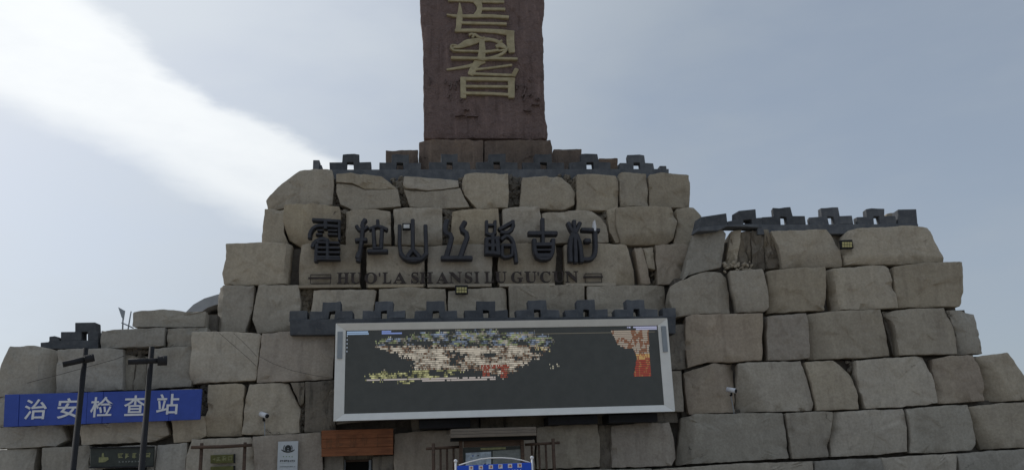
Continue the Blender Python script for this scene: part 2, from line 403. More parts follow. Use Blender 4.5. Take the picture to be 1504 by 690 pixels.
def strokes_geo(strokes, plane, depth, back, sc, x0, y0):
    """strokes = [(width, [(X, Y), ...])] in picture units sc; swept rounded bars"""
    verts = []; faces = []
    for si, (wd, pts) in enumerate(strokes):
        Q = [plane.uz(x0+p[0]/sc, y0+p[1]/sc) for p in pts]
        ws = wd if isinstance(wd, (list, tuple)) else [wd]*len(Q)
        px = plane.scale(x0+pts[0][0]/sc, y0+pts[0][1]/sc)/sc
        ws = [x*px for x in ws]
        if len(Q) > 2:                                           # soften the bends
            q2 = [Q[0]]; w2 = [ws[0]]
            for i in range(len(Q)-1):
                for k in ((.25, .75) if 0 < i < len(Q)-2 else ((.75,) if i == 0 else (.25,))):
                    q2.append((Q[i][0]+(Q[i+1][0]-Q[i][0])*k, Q[i][1]+(Q[i+1][1]-Q[i][1])*k)); w2.append(ws[i]+(ws[i+1]-ws[i])*k)
            Q = q2 + [Q[-1]]; ws = w2 + [ws[-1]]
        rows = []
        nrm = []
        for i in range(len(Q)):
            a, b = Q[max(i-1, 0)], Q[min(i+1, len(Q)-1)]
            L = math.hypot(b[0]-a[0], b[1]-a[1]) or 1e-6; nrm.append((-(b[1]-a[1])/L, (b[0]-a[0])/L))
        def add(q, nn, h, dd):
            base = len(verts)
            for o, d in ((-1, back), (-1, -dd*.62), (-.62, -dd), (.62, -dd), (1, -dd*.62), (1, back)):
                verts.append((q[0]+nn[0]*h*o, d - si*.004, q[1]+nn[1]*h*o))
            rows.append(base)
        e = ws[0]*.16
        def ext(i, s_):
            nn = nrm[i]; t_ = (nn[1], -nn[0]); return (Q[i][0]+t_[0]*s_*e, Q[i][1]+t_[1]*s_*e)
        add(ext(0, -1), nrm[0], ws[0]*.36, depth*.8)
        for i, q in enumerate(Q): add(q, nrm[i], ws[i]*.5, depth)
        add(ext(-1, 1), nrm[-1], ws[-1]*.36, depth*.8)
        for ra, rb in zip(rows, rows[1:]):
            for k in range(5): faces.append((ra+k, rb+k, rb+k+1, ra+k+1))
        faces.append(tuple(rows[0]+k for k in range(6))); faces.append(tuple(rows[-1]+k for k in range(5, -1, -1)))
    ca = sum(v[0] for v in verts)/len(verts); cz = sum(v[2] for v in verts)/len(verts)
    return [(v[0]-ca, v[1], v[2]-cz) for v in verts], faces, ca, cz
def strokes(st, plane, depth, mat, parent, name, sc, x0, y0, back=.03, bold=1.):
    st = [([q*bold for q in w_] if isinstance(w_, (list, tuple)) else w_*bold, p_) for w_, p_ in st]
    v, f, ca, cz = strokes_geo(st, plane, depth, back, sc, x0, y0)
    o = link(name, v, f, mat, parent, plane.world(ca, cz), plane.ang)
    bm = bmesh.new(); bm.from_mesh(o.data); bmesh.ops.recalc_face_normals(bm, faces=bm.faces); bm.to_mesh(o.data); bm.free()
    return o
GL = {}
def glyph(ch, cx, cy, wpx, hpx, plane, mat, parent, name='character', depth=.03, bold=0., d=0., slant=0.):
    key = (ch, bold)
    if key not in GL:
        c = bpy.data.curves.new('tmp', 'FONT'); c.body = ch; c.extrude = .5; c.offset = bold; c.resolution_u = 3
        o = bpy.data.objects.new('tmp', c); COL.objects.link(o)
        me = bpy.data.meshes.new_from_object(o.evaluated_get(bpy.context.evaluated_depsgraph_get()))
        GL[key] = [v.co.copy() for v in me.vertices], [tuple(p.vertices) for p in me.polygons]
        bpy.data.objects.remove(o)
    vs, fs = GL[key]
    xs = [v.x for v in vs]; ys = [v.y for v in vs]
    mx, my, sx, sy = (min(xs)+max(xs))/2, (min(ys)+max(ys))/2, max(xs)-min(xs), max(ys)-min(ys)
    k = plane.scale(cx, cy); Wd, Hd = wpx*k, hpx*k*1.02
    v = [((p.x-mx)/sx*Wd, -(p.z+.5)*depth, (p.y-my)/sy*Hd) for p in vs]
    a, z = plane.uz(cx, cy)
    return link(name, v, fs, mat, parent, plane.world(a, z, d), plane.ang)
def scribble(cx, cy, wpx, hpx, plane, mat, parent, name, seed, d=0., thick=.13):
    """print too small to read: a few crossing strokes"""
    rnd = random.Random(seed); k = plane.scale(cx, cy); a0, z0 = plane.uz(cx, cy); v = []; f = []
    n = 0
    for i in range(rnd.randint(5, 7)):
        if i % 2: x, z, hx, hz = rnd.uniform(-.1, .1), rnd.uniform(-.45, .45), rnd.uniform(.25, .5), thick*.5
        else: x, z, hx, hz = rnd.uniform(-.42, .42), rnd.uniform(-.1, .1), thick*.5, rnd.uniform(.2, .5)
        y = -.004 - i*.0015; b = len(v)
        for sx_, sz_ in ((-1, -1), (1, -1), (1, 1), (-1, 1)): v.append(((x+sx_*hx)*wpx*k, y, (z+sz_*hz)*hpx*k))
        f.append((b, b+1, b+2, b+3))
    return link(name, v, f, mat, parent, plane.world(a0, z0, d), plane.ang)

MAIN = Plane(0, 25.0)
p1000 = MAIN.hit(1003, 600)
RGT = Plane(p1000.x, p1000.y, math.radians(-6.5))

# ------------------------------------------------------------------ ground
g = link('ground', [(-600, -600, 0), (600, -600, 0), (600, 1500, 0), (-600, 1500, 0)], [(0, 1, 2, 3)], 'paving'); g['kind'] = 'structure'

# ------------------------------------------------------------------ stone walls
left = empty('stone_wall', MAIN.world(MAIN.uz(140, 700)[0], 0), 'low left wing of grey stone blocks behind the blue banner', 'wall')
low = empty('stone_wall', MAIN.world(MAIN.uz(560, 700)[0], 0), 'lower middle wall of stone blocks around the screen and the doorway', 'wall')
upw = empty('stone_wall', MAIN.world(MAIN.uz(700, 700)[0], 0, 3), 'stepped upper wall of pale blocks carrying the big dark characters', 'wall')
rgt = empty('stone_wall', RGT.world(RGT.uz(1220, 700)[0], 0), 'tall right-hand wall of large stone blocks stepping in upwards', 'wall', ang=RGT.ang)

def row(parent, plane, mat, polys, **kw):
    mats = mat if isinstance(mat, (list, tuple)) else [mat]
    for i, p in enumerate(polys): stone(p, plane, parent, mats[i % len(mats)], **kw)
def core(parent, plane, x0, x1, y0, y1, d0, d1, ground=False):
    return pbox(x0, x1, y0, y1, plane.deeper(d0), 0, d1-d0, 'core', parent, 'rubble_core', ground=ground)

# left wing
row(left, MAIN.deeper(.1), 'stone_cool', [
    [(-9, 661), (48, 658), (46, 690), (44, 745), (-9, 745)], [(64, 658), (130, 654), (128, 745), (62, 745)],
    [(131, 657), (227, 653), (225, 745), (129, 745)], [(229, 654), (273, 650), (269, 745), (227, 745)]], ground=True)
row(left, MAIN.deeper(.2), ['stone_cool', 'stone', 'stone'], [
    [(-9, 628), (88, 624), (94, 645), (82, 654), (-9, 659)], [(116, 624), (240, 616), (246, 638), (222, 648), (120, 653)],
    [(252, 616), (301, 611), (302, 640), (282, 647), (255, 650)]])
row(left, MAIN.deeper(.25), 'stone_cool', [[(-9, 583), (140, 578), (140, 622), (-9, 626)], [(143, 577), (300, 570), (299, 610), (143, 618)]], tilt=.3)
row(left, MAIN.deeper(.35), ['stone_cool'], [
    [(14, 509), (50, 507), (84, 515), (81, 577), (-8, 582), (-2, 545), (4, 528)], [(86, 514), (124, 512), (176, 511), (178, 571), (84, 577)],
    [(220, 511), (282, 508), (281, 567), (214, 570)]], facets=1)
row(left, MAIN.deeper(.8), 'stone_cool', [[(180, 519), (198, 523), (194, 572), (178, 573)], [(199, 521), (216, 523), (213, 572), (196, 572)]], depth=.8)
row(left, MAIN.deeper(.55), 'stone_cool', [
    [(145, 484), (180, 483), (242, 481), (240, 508), (145, 511)], [(246, 483), (262, 482), (302, 480), (302, 507), (244, 509)]], facets=1)
row(left, MAIN.deeper(.8), 'stone_cool', [[(197, 459), (215, 456), (240, 454), (262, 455), (272, 457), (301, 457), (298, 479), (196, 480)]], facets=0)
core(left, MAIN, 10, 285, 582, 745, .75, 4.5, True); core(left, MAIN, 12, 174, 524, 590, .9, 4.5)
core(left, MAIN, 222, 286, 516, 590, .9, 4.5); core(left, MAIN, 170, 230, 524, 590, 1.5, 4.5)
core(left, MAIN, 152, 300, 488, 520, 1.2, 4.4); core(left, MAIN, 206, 318, 463, 492, 1.5, 4.3)

# lower middle
row(low, MAIN.deeper(.3), ['stone', 'stone_pink'], [
    [(282, 487), (335, 486), (380, 489), (382, 493), (375, 558), (330, 560), (279, 563), (281, 530)],
    [(385, 489), (430, 486), (480, 484), (491, 486), (489, 556), (440, 559), (378, 561), (381, 525)]])
row(low, MAIN.deeper(.15), ['stone', 'stone', 'stone_dark', 'stone_dark'], [
    [(306, 565), (355, 563), (358, 566), (352, 639), (301, 640), (302, 612), (305, 600)],
    [(366, 564), (400, 562), (422, 562), (440, 600), (439, 635), (400, 638), (356, 637), (358, 600)],
    [(426, 562), (446, 561), (446, 590), (441, 595)], [(448, 561), (492, 558), (492, 633), (447, 634)]])
row(low, MAIN.deeper(.0), ['stone', 'stone_pink'], [
    [(274, 668), (283, 645), (368, 642), (374, 665), (378, 745), (270, 745)], [(372, 641), (440, 637), (471, 635), (473, 668), (473, 745), (381, 745)]], ground=True, facets=1)
row(low, MAIN.deeper(.05), 'stone_pink', [
    [(579, 637), (610, 633), (660, 631), (688, 632), (686, 745), (579, 745)], [(690, 632), (740, 629), (785, 628), (786, 745), (690, 745)]], ground=True, facets=1)
row(low, MAIN.deeper(.05), ['stone_warm', 'stone_pink', 'stone_pink'], [
    [(789, 627), (830, 624), (878, 623), (881, 640), (881, 685), (789, 688)], [(900, 625), (940, 621), (985, 620), (991, 645), (994, 672), (985, 683), (900, 686)]], facets=1)
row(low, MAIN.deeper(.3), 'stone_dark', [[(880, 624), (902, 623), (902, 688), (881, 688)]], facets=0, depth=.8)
row(low, MAIN.deeper(-.05), 'stone', [[(787, 691), (880, 689), (958, 688), (957, 745), (787, 745)]], ground=True)
row(low, MAIN.deeper(.3), ['stone', 'stone'], [
    [(494, 484), (620, 482), (622, 548), (494, 552)], [(625, 482), (770, 480), (772, 545), (625, 548)], [(774, 480), (880, 478), (882, 545), (775, 545)],
    [(884, 478), (980, 476), (982, 543), (884, 545)],
    [(494, 556), (600, 553), (602, 612), (494, 622)], [(605, 553), (760, 549), (762, 606), (605, 611)], [(764, 549), (900, 547), (902, 604), (764, 606)],
    [(904, 547), (1000, 545), (1004, 604), (904, 604)]], facets=0, tilt=.3, step=.2)
row(low, MAIN.deeper(.45), 'stone_dark', [  # recess under the screen, its shade put into a darker stone colour
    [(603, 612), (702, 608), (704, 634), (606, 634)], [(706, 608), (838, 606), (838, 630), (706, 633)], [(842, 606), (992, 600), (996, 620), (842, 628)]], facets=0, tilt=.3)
row(low, MAIN.deeper(.55), ['stone_dark'], [[(981, 478), (1006, 476), (1008, 540), (984, 543)]], facets=0)  # recess beside the screen, shade painted as dark stone
core(low, MAIN, 286, 470, 494, 745, .75, 5.5, True); core(low, MAIN, 470, 582, 494, 668, .75, 5.5); core(low, MAIN, 580, 1008, 494, 745, .78, 5.5, True)
for x0, x1 in ((474, 503), (546, 579)):                                   # door jambs, left and right
    pbox(x0, x1, 669, 745, MAIN, .22, 2.2, 'stone_dark', low, 'door_jamb', .03, True)
pbox(500, 548, 668, 674, MAIN, .5, 2.2, 'stone_dark', low, 'door_lintel', .02)

# upper middle, four courses each a little further back
A, B, C_, K = (MAIN.deeper(d) for d in (1.7, 1.95, 2.25, 2.6))
row(upw, A, ['stone', 'stone', 'stone_warm'], [
    [(320, 421), (328, 418), (372, 419), (370, 450), (360, 487), (316, 489), (318, 460)],
    [(379, 418), (438, 418), (441, 440), (440, 486), (378, 489), (371, 468), (374, 445)],
    [(461, 426), (548, 424), (552, 426), (545, 474), (456, 478)], [(557, 425), (600, 422), (654, 424), (657, 474), (557, 476)],
    [(659, 428), (690, 424), (737, 421), (743, 424), (746, 474), (658, 474)], [(748, 420), (850, 417), (858, 420), (860, 472), (750, 474)],
    [(863, 420), (930, 419), (977, 419), (980, 450), (980, 472), (863, 472)]])
row(upw, B, ['stone', 'stone_warm', 'stone_warm'], [
    [(331, 357), (380, 356), (427, 357), (424, 390), (422, 416), (360, 418), (328, 416), (326, 400), (331, 380)],
    [(443, 359), (460, 357), (527, 360), (529, 380), (527, 421), (438, 421), (438, 395)],
    [(539, 363), (560, 361), (622, 361), (624, 420), (538, 421)], [(629, 361), (700, 358), (722, 359), (723, 370), (722, 418), (628, 420)],
    [(733, 358), (770, 357), (817, 358), (818, 372), (815, 416), (732, 418)],
    [(830, 358), (880, 357), (921, 359), (925, 375), (932, 395), (936, 417), (830, 418)]], tilt=.5)
row(upw, B.deeper(.15), ['stone_pink', 'stone_warm'], [
    [(932, 364), (943, 362), (950, 390), (955, 417), (942, 417), (938, 395)], [(945, 363), (960, 362), (962, 395), (952, 393)],
    [(964, 359), (1005, 357), (1012, 360), (1006, 405), (986, 417), (966, 418)]], jit=.012)
row(upw, C_, ['stone', 'stone_warm', 'stone_warm'], [
    [(389, 307), (417, 306), (416, 340), (422, 356), (384, 357), (384, 345), (387, 325)],
    [(418, 300), (460, 298), (498, 304), (500, 315), (495, 355), (440, 360), (424, 350), (416, 325)],
    [(508, 308), (550, 307), (573, 310), (574, 358), (508, 360)], [(578, 306), (600, 304), (649, 306), (649, 360), (580, 359)],
    [(665, 309), (690, 307), (731, 307), (733, 325), (735, 357), (662, 360)],
    [(739, 305), (765, 303), (793, 304), (794, 320), (793, 355), (738, 358)],
    [(797, 312), (850, 309), (868, 310), (880, 318), (890, 330), (895, 355), (797, 357)]], tilt=.7)
row(upw, C_.deeper(-.15), ['stone_warm', 'stone'], [
    [(907, 303), (950, 302), (985, 305), (994, 324), (988, 352), (980, 357), (914, 357), (907, 330)],
    [(994, 307), (1012, 305), (1018, 306), (1030, 318), (1024, 335), (1026, 358), (991, 358), (997, 325)]], facets=1)
row(upw, C_.deeper(.15), 'stone', [[(892, 308), (906, 303), (912, 356), (905, 356), (896, 340)]], facets=0)
row(upw, K, ['stone', 'stone', 'stone', 'stone_warm'], [
    [(391, 294), (398, 286), (412, 272), (424, 262), (440, 251), (460, 248), (487, 249), (490, 270), (487, 300), (470, 302), (393, 306)],
    [(683, 255), (700, 254), (746, 255), (747, 280), (746, 304), (701, 306), (684, 286), (679, 276), (680, 262)],
    [(768, 261), (800, 259), (822, 260), (838, 270), (845, 280), (844, 300), (830, 307), (764, 304), (766, 280)],
    [(849, 256), (870, 255), (905, 258), (908, 265), (909, 285), (907, 305), (895, 309), (848, 309), (848, 280)]], tilt=.6, facets=1)
row(upw, K, 'stone', [
    [(494, 256), (515, 254), (560, 258), (580, 272), (583, 276), (560, 277.4), (535, 276.4), (517, 268.6), (494, 267.6)],
    [(494, 269.2), (517, 270.2), (535, 278), (560, 279), (584, 277.5), (589, 303), (520, 308), (500, 300), (494, 282)],
    [(594, 259), (640, 262), (673, 264), (674, 274), (650, 278), (625, 279.4), (596, 276), (592, 272)],
    [(593, 277.6), (625, 281), (650, 279.6), (676, 276), (682, 290), (690, 304), (640, 307), (602, 303)]], tilt=.3, facets=0, grow=0., jit=.01)
row(upw, K, 'stone', [[(911, 253), (915, 252), (950, 254), (951, 270), (951, 303), (912, 303), (911, 280)],
    [(954, 257), (970, 254), (1011, 258), (1013, 280), (1013, 305), (955, 303)]], facets=1)
core(upw, MAIN, 330, 985, 425, 500, 2.3, 9); core(upw, MAIN, 340, 1015, 364, 432, 2.6, 9)
core(upw, MAIN, 394, 1022, 314, 372, 2.9, 9); core(upw, MAIN, 440, 1004, 266, 322, 3.2, 9)
ledge = MAIN.deeper(1.75)
for x0, x1, y in ((438, 529, 420.5), (540, 622, 420), (628, 722, 419.5), (734, 815, 418.5), (831, 905, 418)):
    pbox(x0, x1, y-2.4, y+1.6, ledge, 0, .5, 'stone_warm', upw, 'stone_ledge', .01)

# right-hand wall
RR = [RGT.deeper(d) for d in (-.25, 0, .2, .4, .65, .95)]
row(rgt, RR[0], ['stone', 'stone_cool'], [
    [(960, 689), (1080, 681), (1195, 677), (1195, 745), (960, 745)], [(1199, 677), (1250, 674), (1292, 673), (1298, 690), (1300, 745), (1198, 745)],
    [(1296, 672), (1350, 669), (1407, 666), (1405, 745), (1304, 745)], [(1412, 666), (1460, 662), (1530, 659), (1530, 745), (1416, 745)]], ground=True)
row(rgt, RR[1], ['stone_cool', 'stone', 'stone'], [
    [(1003, 613), (1022, 608), (1080, 607), (1149, 606), (1153, 630), (1159, 672), (1090, 676), (1010, 681), (996, 683), (1000, 650)],
    [(1154, 607), (1200, 604), (1225, 604), (1221, 640), (1219, 670), (1164, 673), (1159, 640)],
    [(1229, 605), (1270, 602), (1328, 600), (1333, 615), (1334, 662), (1290, 667), (1225, 670), (1225, 640)],
    [(1334, 600), (1380, 596), (1422, 594), (1430, 620), (1437, 648), (1430, 660), (1380, 664), (1339, 664), (1338, 630)],
    [(1427, 597), (1470, 592), (1520, 590), (1528, 655), (1480, 657), (1452, 659), (1438, 630)]])
row(rgt, RR[2], ['stone_pink', 'stone', 'stone', 'stone'], [
    [(1008, 545), (1050, 533), (1083, 532), (1082, 560), (1082, 604), (1050, 606), (1012, 608), (1008, 575)],
    [(1086, 533), (1130, 531), (1178, 530), (1186, 555), (1195, 592), (1194, 602), (1130, 604), (1085, 605)],
    [(1184, 531), (1225, 529), (1245, 540), (1254, 555), (1260, 580), (1261, 600), (1200, 602), (1194, 570)],
    [(1259, 529), (1310, 525), (1362, 522), (1370, 550), (1374, 575), (1375, 592), (1320, 597), (1272, 599), (1265, 575), (1260, 550)],
    [(1375, 526), (1400, 522), (1431, 521), (1441, 540), (1446, 565), (1446, 588), (1400, 591), (1379, 592), (1377, 560)],
    [(1440, 523), (1460, 520), (1482, 518), (1500, 540), (1520, 570), (1525, 586), (1452, 589), (1450, 560)]])
row(rgt, RR[3], ['stone_pink', 'stone_pink', 'stone', 'stone', 'stone_cool'], [
    [(1008, 465), (1018, 461), (1070, 461), (1118, 461), (1119, 475), (1119, 528), (1070, 531), (1040, 531), (1012, 539), (1008, 505)],
    [(1129, 464), (1186, 459), (1189, 480), (1190, 525), (1160, 528), (1128, 528), (1127, 490)],
    [(1191, 459), (1240, 456), (1292, 455), (1297, 475), (1305, 500), (1309, 521), (1270, 525), (1193, 526), (1191, 490)],
    [(1302, 457), (1340, 453), (1390, 451), (1402, 478), (1407, 500), (1407, 519), (1350, 520), (1320, 521), (1317, 490), (1312, 470)],
    [(1394, 455), (1415, 456), (1430, 462), (1438, 490), (1445, 518), (1412, 519), (1409, 490)]])
row(rgt, RR[3].deeper(.35), 'stone_dark', [[(1296, 457), (1312, 458), (1322, 520), (1312, 521), (1305, 490)]], facets=0)  # dark filler: shaded side of the next block given as colour
row(rgt, RR[4], ['stone', 'stone', 'stone', 'stone', 'stone'], [
    [(985, 420), (1000, 412), (1025, 402), (1040, 397), (1062, 398), (1070, 404), (1074, 425), (1074, 458), (1025, 461), (990, 466), (983, 440)],
    [(1073, 397), (1120, 395), (1126, 420), (1130, 450), (1124, 457), (1085, 458), (1077, 425)],
    [(1129, 397), (1170, 394), (1211, 393), (1212, 430), (1211, 455), (1131, 458), (1132, 430)],
    [(1219, 394), (1300, 388), (1307, 393), (1313, 420), (1318, 452), (1270, 454), (1227, 455), (1223, 425)],
    [(1314, 391), (1360, 386), (1416, 384), (1420, 420), (1416, 443), (1410, 449), (1360, 450), (1321, 452), (1316, 425)]])
row(rgt, RR[5], ['stone_cool', 'stone_warm', 'stone'], [
    [(1022, 339), (1062, 337), (1067, 342), (1059, 392), (1045, 395), (1010, 404), (1003, 412), (1012, 370)],
    [(1134, 338), (1180, 337), (1215, 336), (1224, 348), (1234, 370), (1239, 390), (1200, 391), (1152, 392), (1146, 365)],
    [(1240, 345), (1250, 336), (1290, 333), (1340, 330), (1367, 331), (1377, 352), (1390, 382), (1391, 385), (1340, 386), (1290, 388), (1242, 389), (1238, 365)]], facets=1)
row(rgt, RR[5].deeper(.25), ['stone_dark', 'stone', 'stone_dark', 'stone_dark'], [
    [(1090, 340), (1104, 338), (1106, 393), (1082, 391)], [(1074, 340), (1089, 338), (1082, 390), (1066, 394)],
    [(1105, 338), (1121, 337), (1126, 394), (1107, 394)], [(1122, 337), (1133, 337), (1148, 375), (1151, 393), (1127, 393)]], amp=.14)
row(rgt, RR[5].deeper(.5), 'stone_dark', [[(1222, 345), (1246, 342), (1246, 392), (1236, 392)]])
for x0, x1, y0, y1, k, gr in ((985, 1560, 676, 745, 0, True), (1004, 1540, 594, 690, 1, False), (1008, 1470, 530, 620, 2, False), (1010, 1425, 462, 540, 3, False),
                              (992, 1400, 402, 470, 4, False), (1020, 1370, 352, 410, 5, False)):
    core(rgt, RR[k], x0, x1, y0, y1, .6, 5.5 - k*.25, gr)

# rubble packed into the open joints
def rubble(poly, plane, parent, n, r0_, r1_, seed, mat='stone_dark'):
    rnd = random.Random(seed); P = [plane.uz(*p) for p in poly]; xs = [p[0] for p in P]; zs = [p[1] for p in P]
    v = []; f = []; bmt = bmesh.new(); bmesh.ops.create_icosphere(bmt, subdivisions=1, radius=1)
    iv = [x.co.copy() for x in bmt.verts]; fi = [[q.index for q in x.verts] for x in bmt.faces]; bmt.free()
    def inside(a, z):
        c = False; j = len(P)-1
        for i in range(len(P)):
            if (P[i][1] > z) != (P[j][1] > z) and a < (P[j][0]-P[i][0])*(z-P[i][1])/(P[j][1]-P[i][1])+P[i][0]: c = not c
            j = i
        return c
    ca, cz = sum(xs)/len(xs), sum(zs)/len(zs); k = 0
    for _ in range(n*6):
        a, z = rnd.uniform(min(xs), max(xs)), rnd.uniform(min(zs), max(zs))
        if not inside(a, z): continue
        k += 1
        if k > n: break
        r = rnd.uniform(r0_, r1_); b = len(v); rot = Matrix.Rotation(rnd.uniform(0, 6), 3, Vector((rnd.random(), rnd.random(), .3)).normalized())
        q = (rnd.uniform(.7, 1.3), rnd.uniform(.7, 1.1), rnd.uniform(.5, .9))
        for c in iv:
            c2 = rot @ Vector((c.x*q[0], c.y*q[1], c.z*q[2])); c2 *= r*rnd.uniform(.82, 1.15)
            v.append((a-ca+c2.x, c2.y + rnd.uniform(-.01, .01), z-cz+c2.z))
        f += [tuple(b+i for i in t3) for t3 in fi]
    o = link('rubble', v, f, mat, parent, plane.world(ca, cz), plane.ang); o['kind'] = 'stuff'
    return o
kk = K.deeper(.45); cc = C_.deeper(.5)
rubble([(576, 262), (593, 262), (602, 304), (588, 304)], kk, upw, 60, .06, .15, 1); rubble([(674, 262), (684, 262), (702, 307), (680, 307)], kk, upw, 60, .06, .15, 2)
rubble([(746, 262), (767, 262), (765, 305), (746, 305)], kk.deeper(.1), upw, 50, .1, .24, 3, 'core'); rubble([(820, 258), (850, 258), (849, 306), (838, 306)], kk, upw, 70, .06, .14, 4)
rubble([(488, 262), (500, 270), (502, 304), (487, 304)], kk, upw, 50, .06, .15, 5); rubble([(648, 308), (667, 308), (664, 360), (648, 360)], cc, upw, 70, .06, .16, 6)
rubble([(881, 312), (896, 308), (900, 356), (888, 345)], cc, upw, 40, .07, .16, 7); rubble([(498, 310), (510, 310), (510, 360), (498, 360)], cc, upw, 40, .07, .16, 8)
rubble([(440, 425), (460, 425), (456, 480), (440, 480)], A.deeper(.45), upw, 50, .08, .2, 9); rubble([(952, 364), (966, 364), (968, 418), (955, 418)], B.deeper(.5), upw, 50, .06, .14, 10)
rubble([(1062, 386), (1105, 384), (1105, 398), (1060, 400)], RR[5].deeper(.1), rgt, 40, .04, .09, 11, 'stone')
rubble([(440, 590), (449, 585), (449, 636), (439, 636)], MAIN.deeper(.5), low, 40, .05, .12, 12); rubble([(298, 560), (308, 560), (303, 640), (296, 640)], MAIN.deeper(.5), low, 40, .05, .12, 13, 'core')
rubble([(176, 512), (220, 512), (216, 526), (178, 526)], MAIN.deeper(1.0), left, 25, .08, .2, 14)
rubble([(1240, 528), (1264, 528), (1268, 560), (1262, 570)], RR[2].deeper(.45), rgt, 40, .06, .15, 15)

# ------------------------------------------------------------------ dark crenellated parapets (parts of their walls)
def cells_mesh(xs, zs, fill, d0, d1):
    v = []; f = []; idx = {}
    def vi(i, j, k):
        if (i, j, k) not in idx: idx[(i, j, k)] = len(v); v.append((xs[i], (d0, d1)[k], zs[j]))
        return idx[(i, j, k)]
    for i, j in fill:
        f.append((vi(i, j, 0), vi(i+1, j, 0), vi(i+1, j+1, 0), vi(i, j+1, 0))); f.append((vi(i, j, 1), vi(i, j+1, 1), vi(i+1, j+1, 1), vi(i+1, j, 1)))
        if (i-1, j) not in fill: f.append((vi(i, j, 0), vi(i, j+1, 0), vi(i, j+1, 1), vi(i, j, 1)))
        if (i+1, j) not in fill: f.append((vi(i+1, j, 0), vi(i+1, j, 1), vi(i+1, j+1, 1), vi(i+1, j+1, 0)))
        if (i, j-1) not in fill: f.append((vi(i, j, 0), vi(i, j, 1), vi(i+1, j, 1), vi(i+1, j, 0)))
        if (i, j+1) not in fill: f.append((vi(i, j+1, 0), vi(i+1, j+1, 0), vi(i+1, j+1, 1), vi(i, j+1, 1)))
    return v, f
def merlon(cx, yt, ym, yb, wm, ww, hw, plane, parent, thick=.5):
    a0, zt = plane.uz(cx, yt); zm = plane.uz(cx, ym)[1]; zb = plane.uz(cx, yb)[1]; k = plane.scale(cx, ym)
    xs = [x*k for x in (-ww, -wm, -hw, hw, wm, ww)]; zs = [0, zm-zb, zt-zb]
    v, f = cells_mesh(xs, zs, {(0, 0), (1, 0), (3, 0), (4, 0), (1, 1), (2, 1), (3, 1)}, 0, thick)
    rnd = random.Random(int(cx*7+yt)); v = [(x+rnd.uniform(-.022, .022), y+rnd.uniform(-.015, .015), z+rnd.uniform(-.022, .022)) for x, y, z in v]; sh = [rnd.uniform(-.02, .02) for _ in range(3)]
    return link('merlon', v, f, 'parapet', parent, plane.world(a0+sh[0], zb+.002, sh[1]), plane.ang + sh[2]*.4, False, .018)
def parapet_base(x0, x1, y0l, y0r, y1, plane, parent, thick=.55):
    return prism([(x0, y0l), (x1, y0r), (x1, y1), (x0, y1+2)], plane, -.04, thick, 'parapet', parent, 'parapet', .02)
# above the screen
PM = MAIN.deeper(.15)
b = parapet_base(426, 992, 469, 464, 490, PM, low)
for i, cx in enumerate((488, 564, 640, 714.5, 789, 861, 932.5)):
    dy = -(cx-488)*.0068; merlon(cx, 443+dy, 457+dy, 468.5+dy, 13.5, 31.5, 4.6, PM, b)
pbox(425, 451, 456, 472, PM, 0, .5, 'parapet', b, 'merlon', .02); pbox(973.5, 993, 452, 466, PM, 0, .5, 'parapet', b, 'merlon', .02)
# topmost, below the stele
PT = K.deeper(.55)
b = parapet_base(486, 982, 249.5, 248.5, 268, PT, upw)
for cx in (515, 588, 659.5, 729.5, 798, 866.5, 934):
    dy = 1. if cx > 900 else 0.; merlon(cx, 226.5+dy, 238.5+dy, 250, 12.5, 30.5 if cx < 900 else 25, 4.8, PT, b, .3)
pbox(969, 979, 243.5, 249, PT, 0, .4, 'parapet', b, 'merlon', .02)
pbox(459.5, 469, 235, 252, PT, 0, .4, 'parapet', b, 'merlon', .02); pbox(469.2, 472.5, 242, 252, PT, .02, .38, 'parapet', b, 'merlon', .02)
# on the right-hand wall
PR = RR[5].deeper(.3)
b = parapet_base(1112, 1348, 330.5, 329, 343, PR, rgt)
for cx, yt in ((1148.5, 305), (1217.5, 305.3), (1284, 306.5)): merlon(cx, yt, 318.5, 331, 13.5, 32 if cx < 1250 else 29, 4.4, PR, b, .28)
prism([(1319, 307.5), (1346, 307), (1348, 330), (1319, 331)], PR, 0, .5, 'parapet', b, 'merlon', .02)
prism([(1302, 314), (1308, 312.5), (1322, 312), (1322, 331), (1302, 331)], PR.deeper(.7), 0, .4, 'stone', b, 'merlon', .02)
PL = Plane(*PR.hit(1120, 330).xy, PR.ang + math.radians(14))
b2 = prism([(1026, 334), (1067, 330.5), (1090, 329), (1130, 330), (1130, 336), (1100, 333.5), (1067, 333), (1055, 339), (1024, 340)], PL, -.03, .5, 'parapet', rgt, 'parapet', .02)
prism([(1030, 318.5), (1067, 313), (1069, 331), (1026, 334.5)], PL, 0, .5, 'parapet', b2, 'merlon', .02)
prism([(1069, 325), (1085, 322), (1085, 309.5), (1110, 307), (1111, 320), (1134, 318), (1134, 330.3), (1105, 330), (1104, 322), (1092, 323), (1092, 329), (1069, 331)], PL, 0, .5, 'parapet', b2, 'merlon', .02)
# on the left wing
PLW = MAIN.deeper(.9)
b = prism([(60, 503), (72, 502), (72, 500.5), (145, 499.5), (145, 512), (60, 512)], PLW, -.03, .5, 'parapet', left, 'parapet', .015)
prism([(72, 494), (80, 493), (87, 495), (87, 500.8), (72, 501)], PLW, 0, .45, 'parapet', b, 'merlon', .02)
prism([(89, 487), (110, 486.8), (110, 473.5), (140, 473), (140.5, 486.5), (144.5, 486.5), (144.5, 499.6), (128.5, 499.8), (128.5, 487), (119.5, 487), (119.5, 499.8), (89, 500.6)], PLW, 0, .45, 'parapet', b, 'merlon', .02)

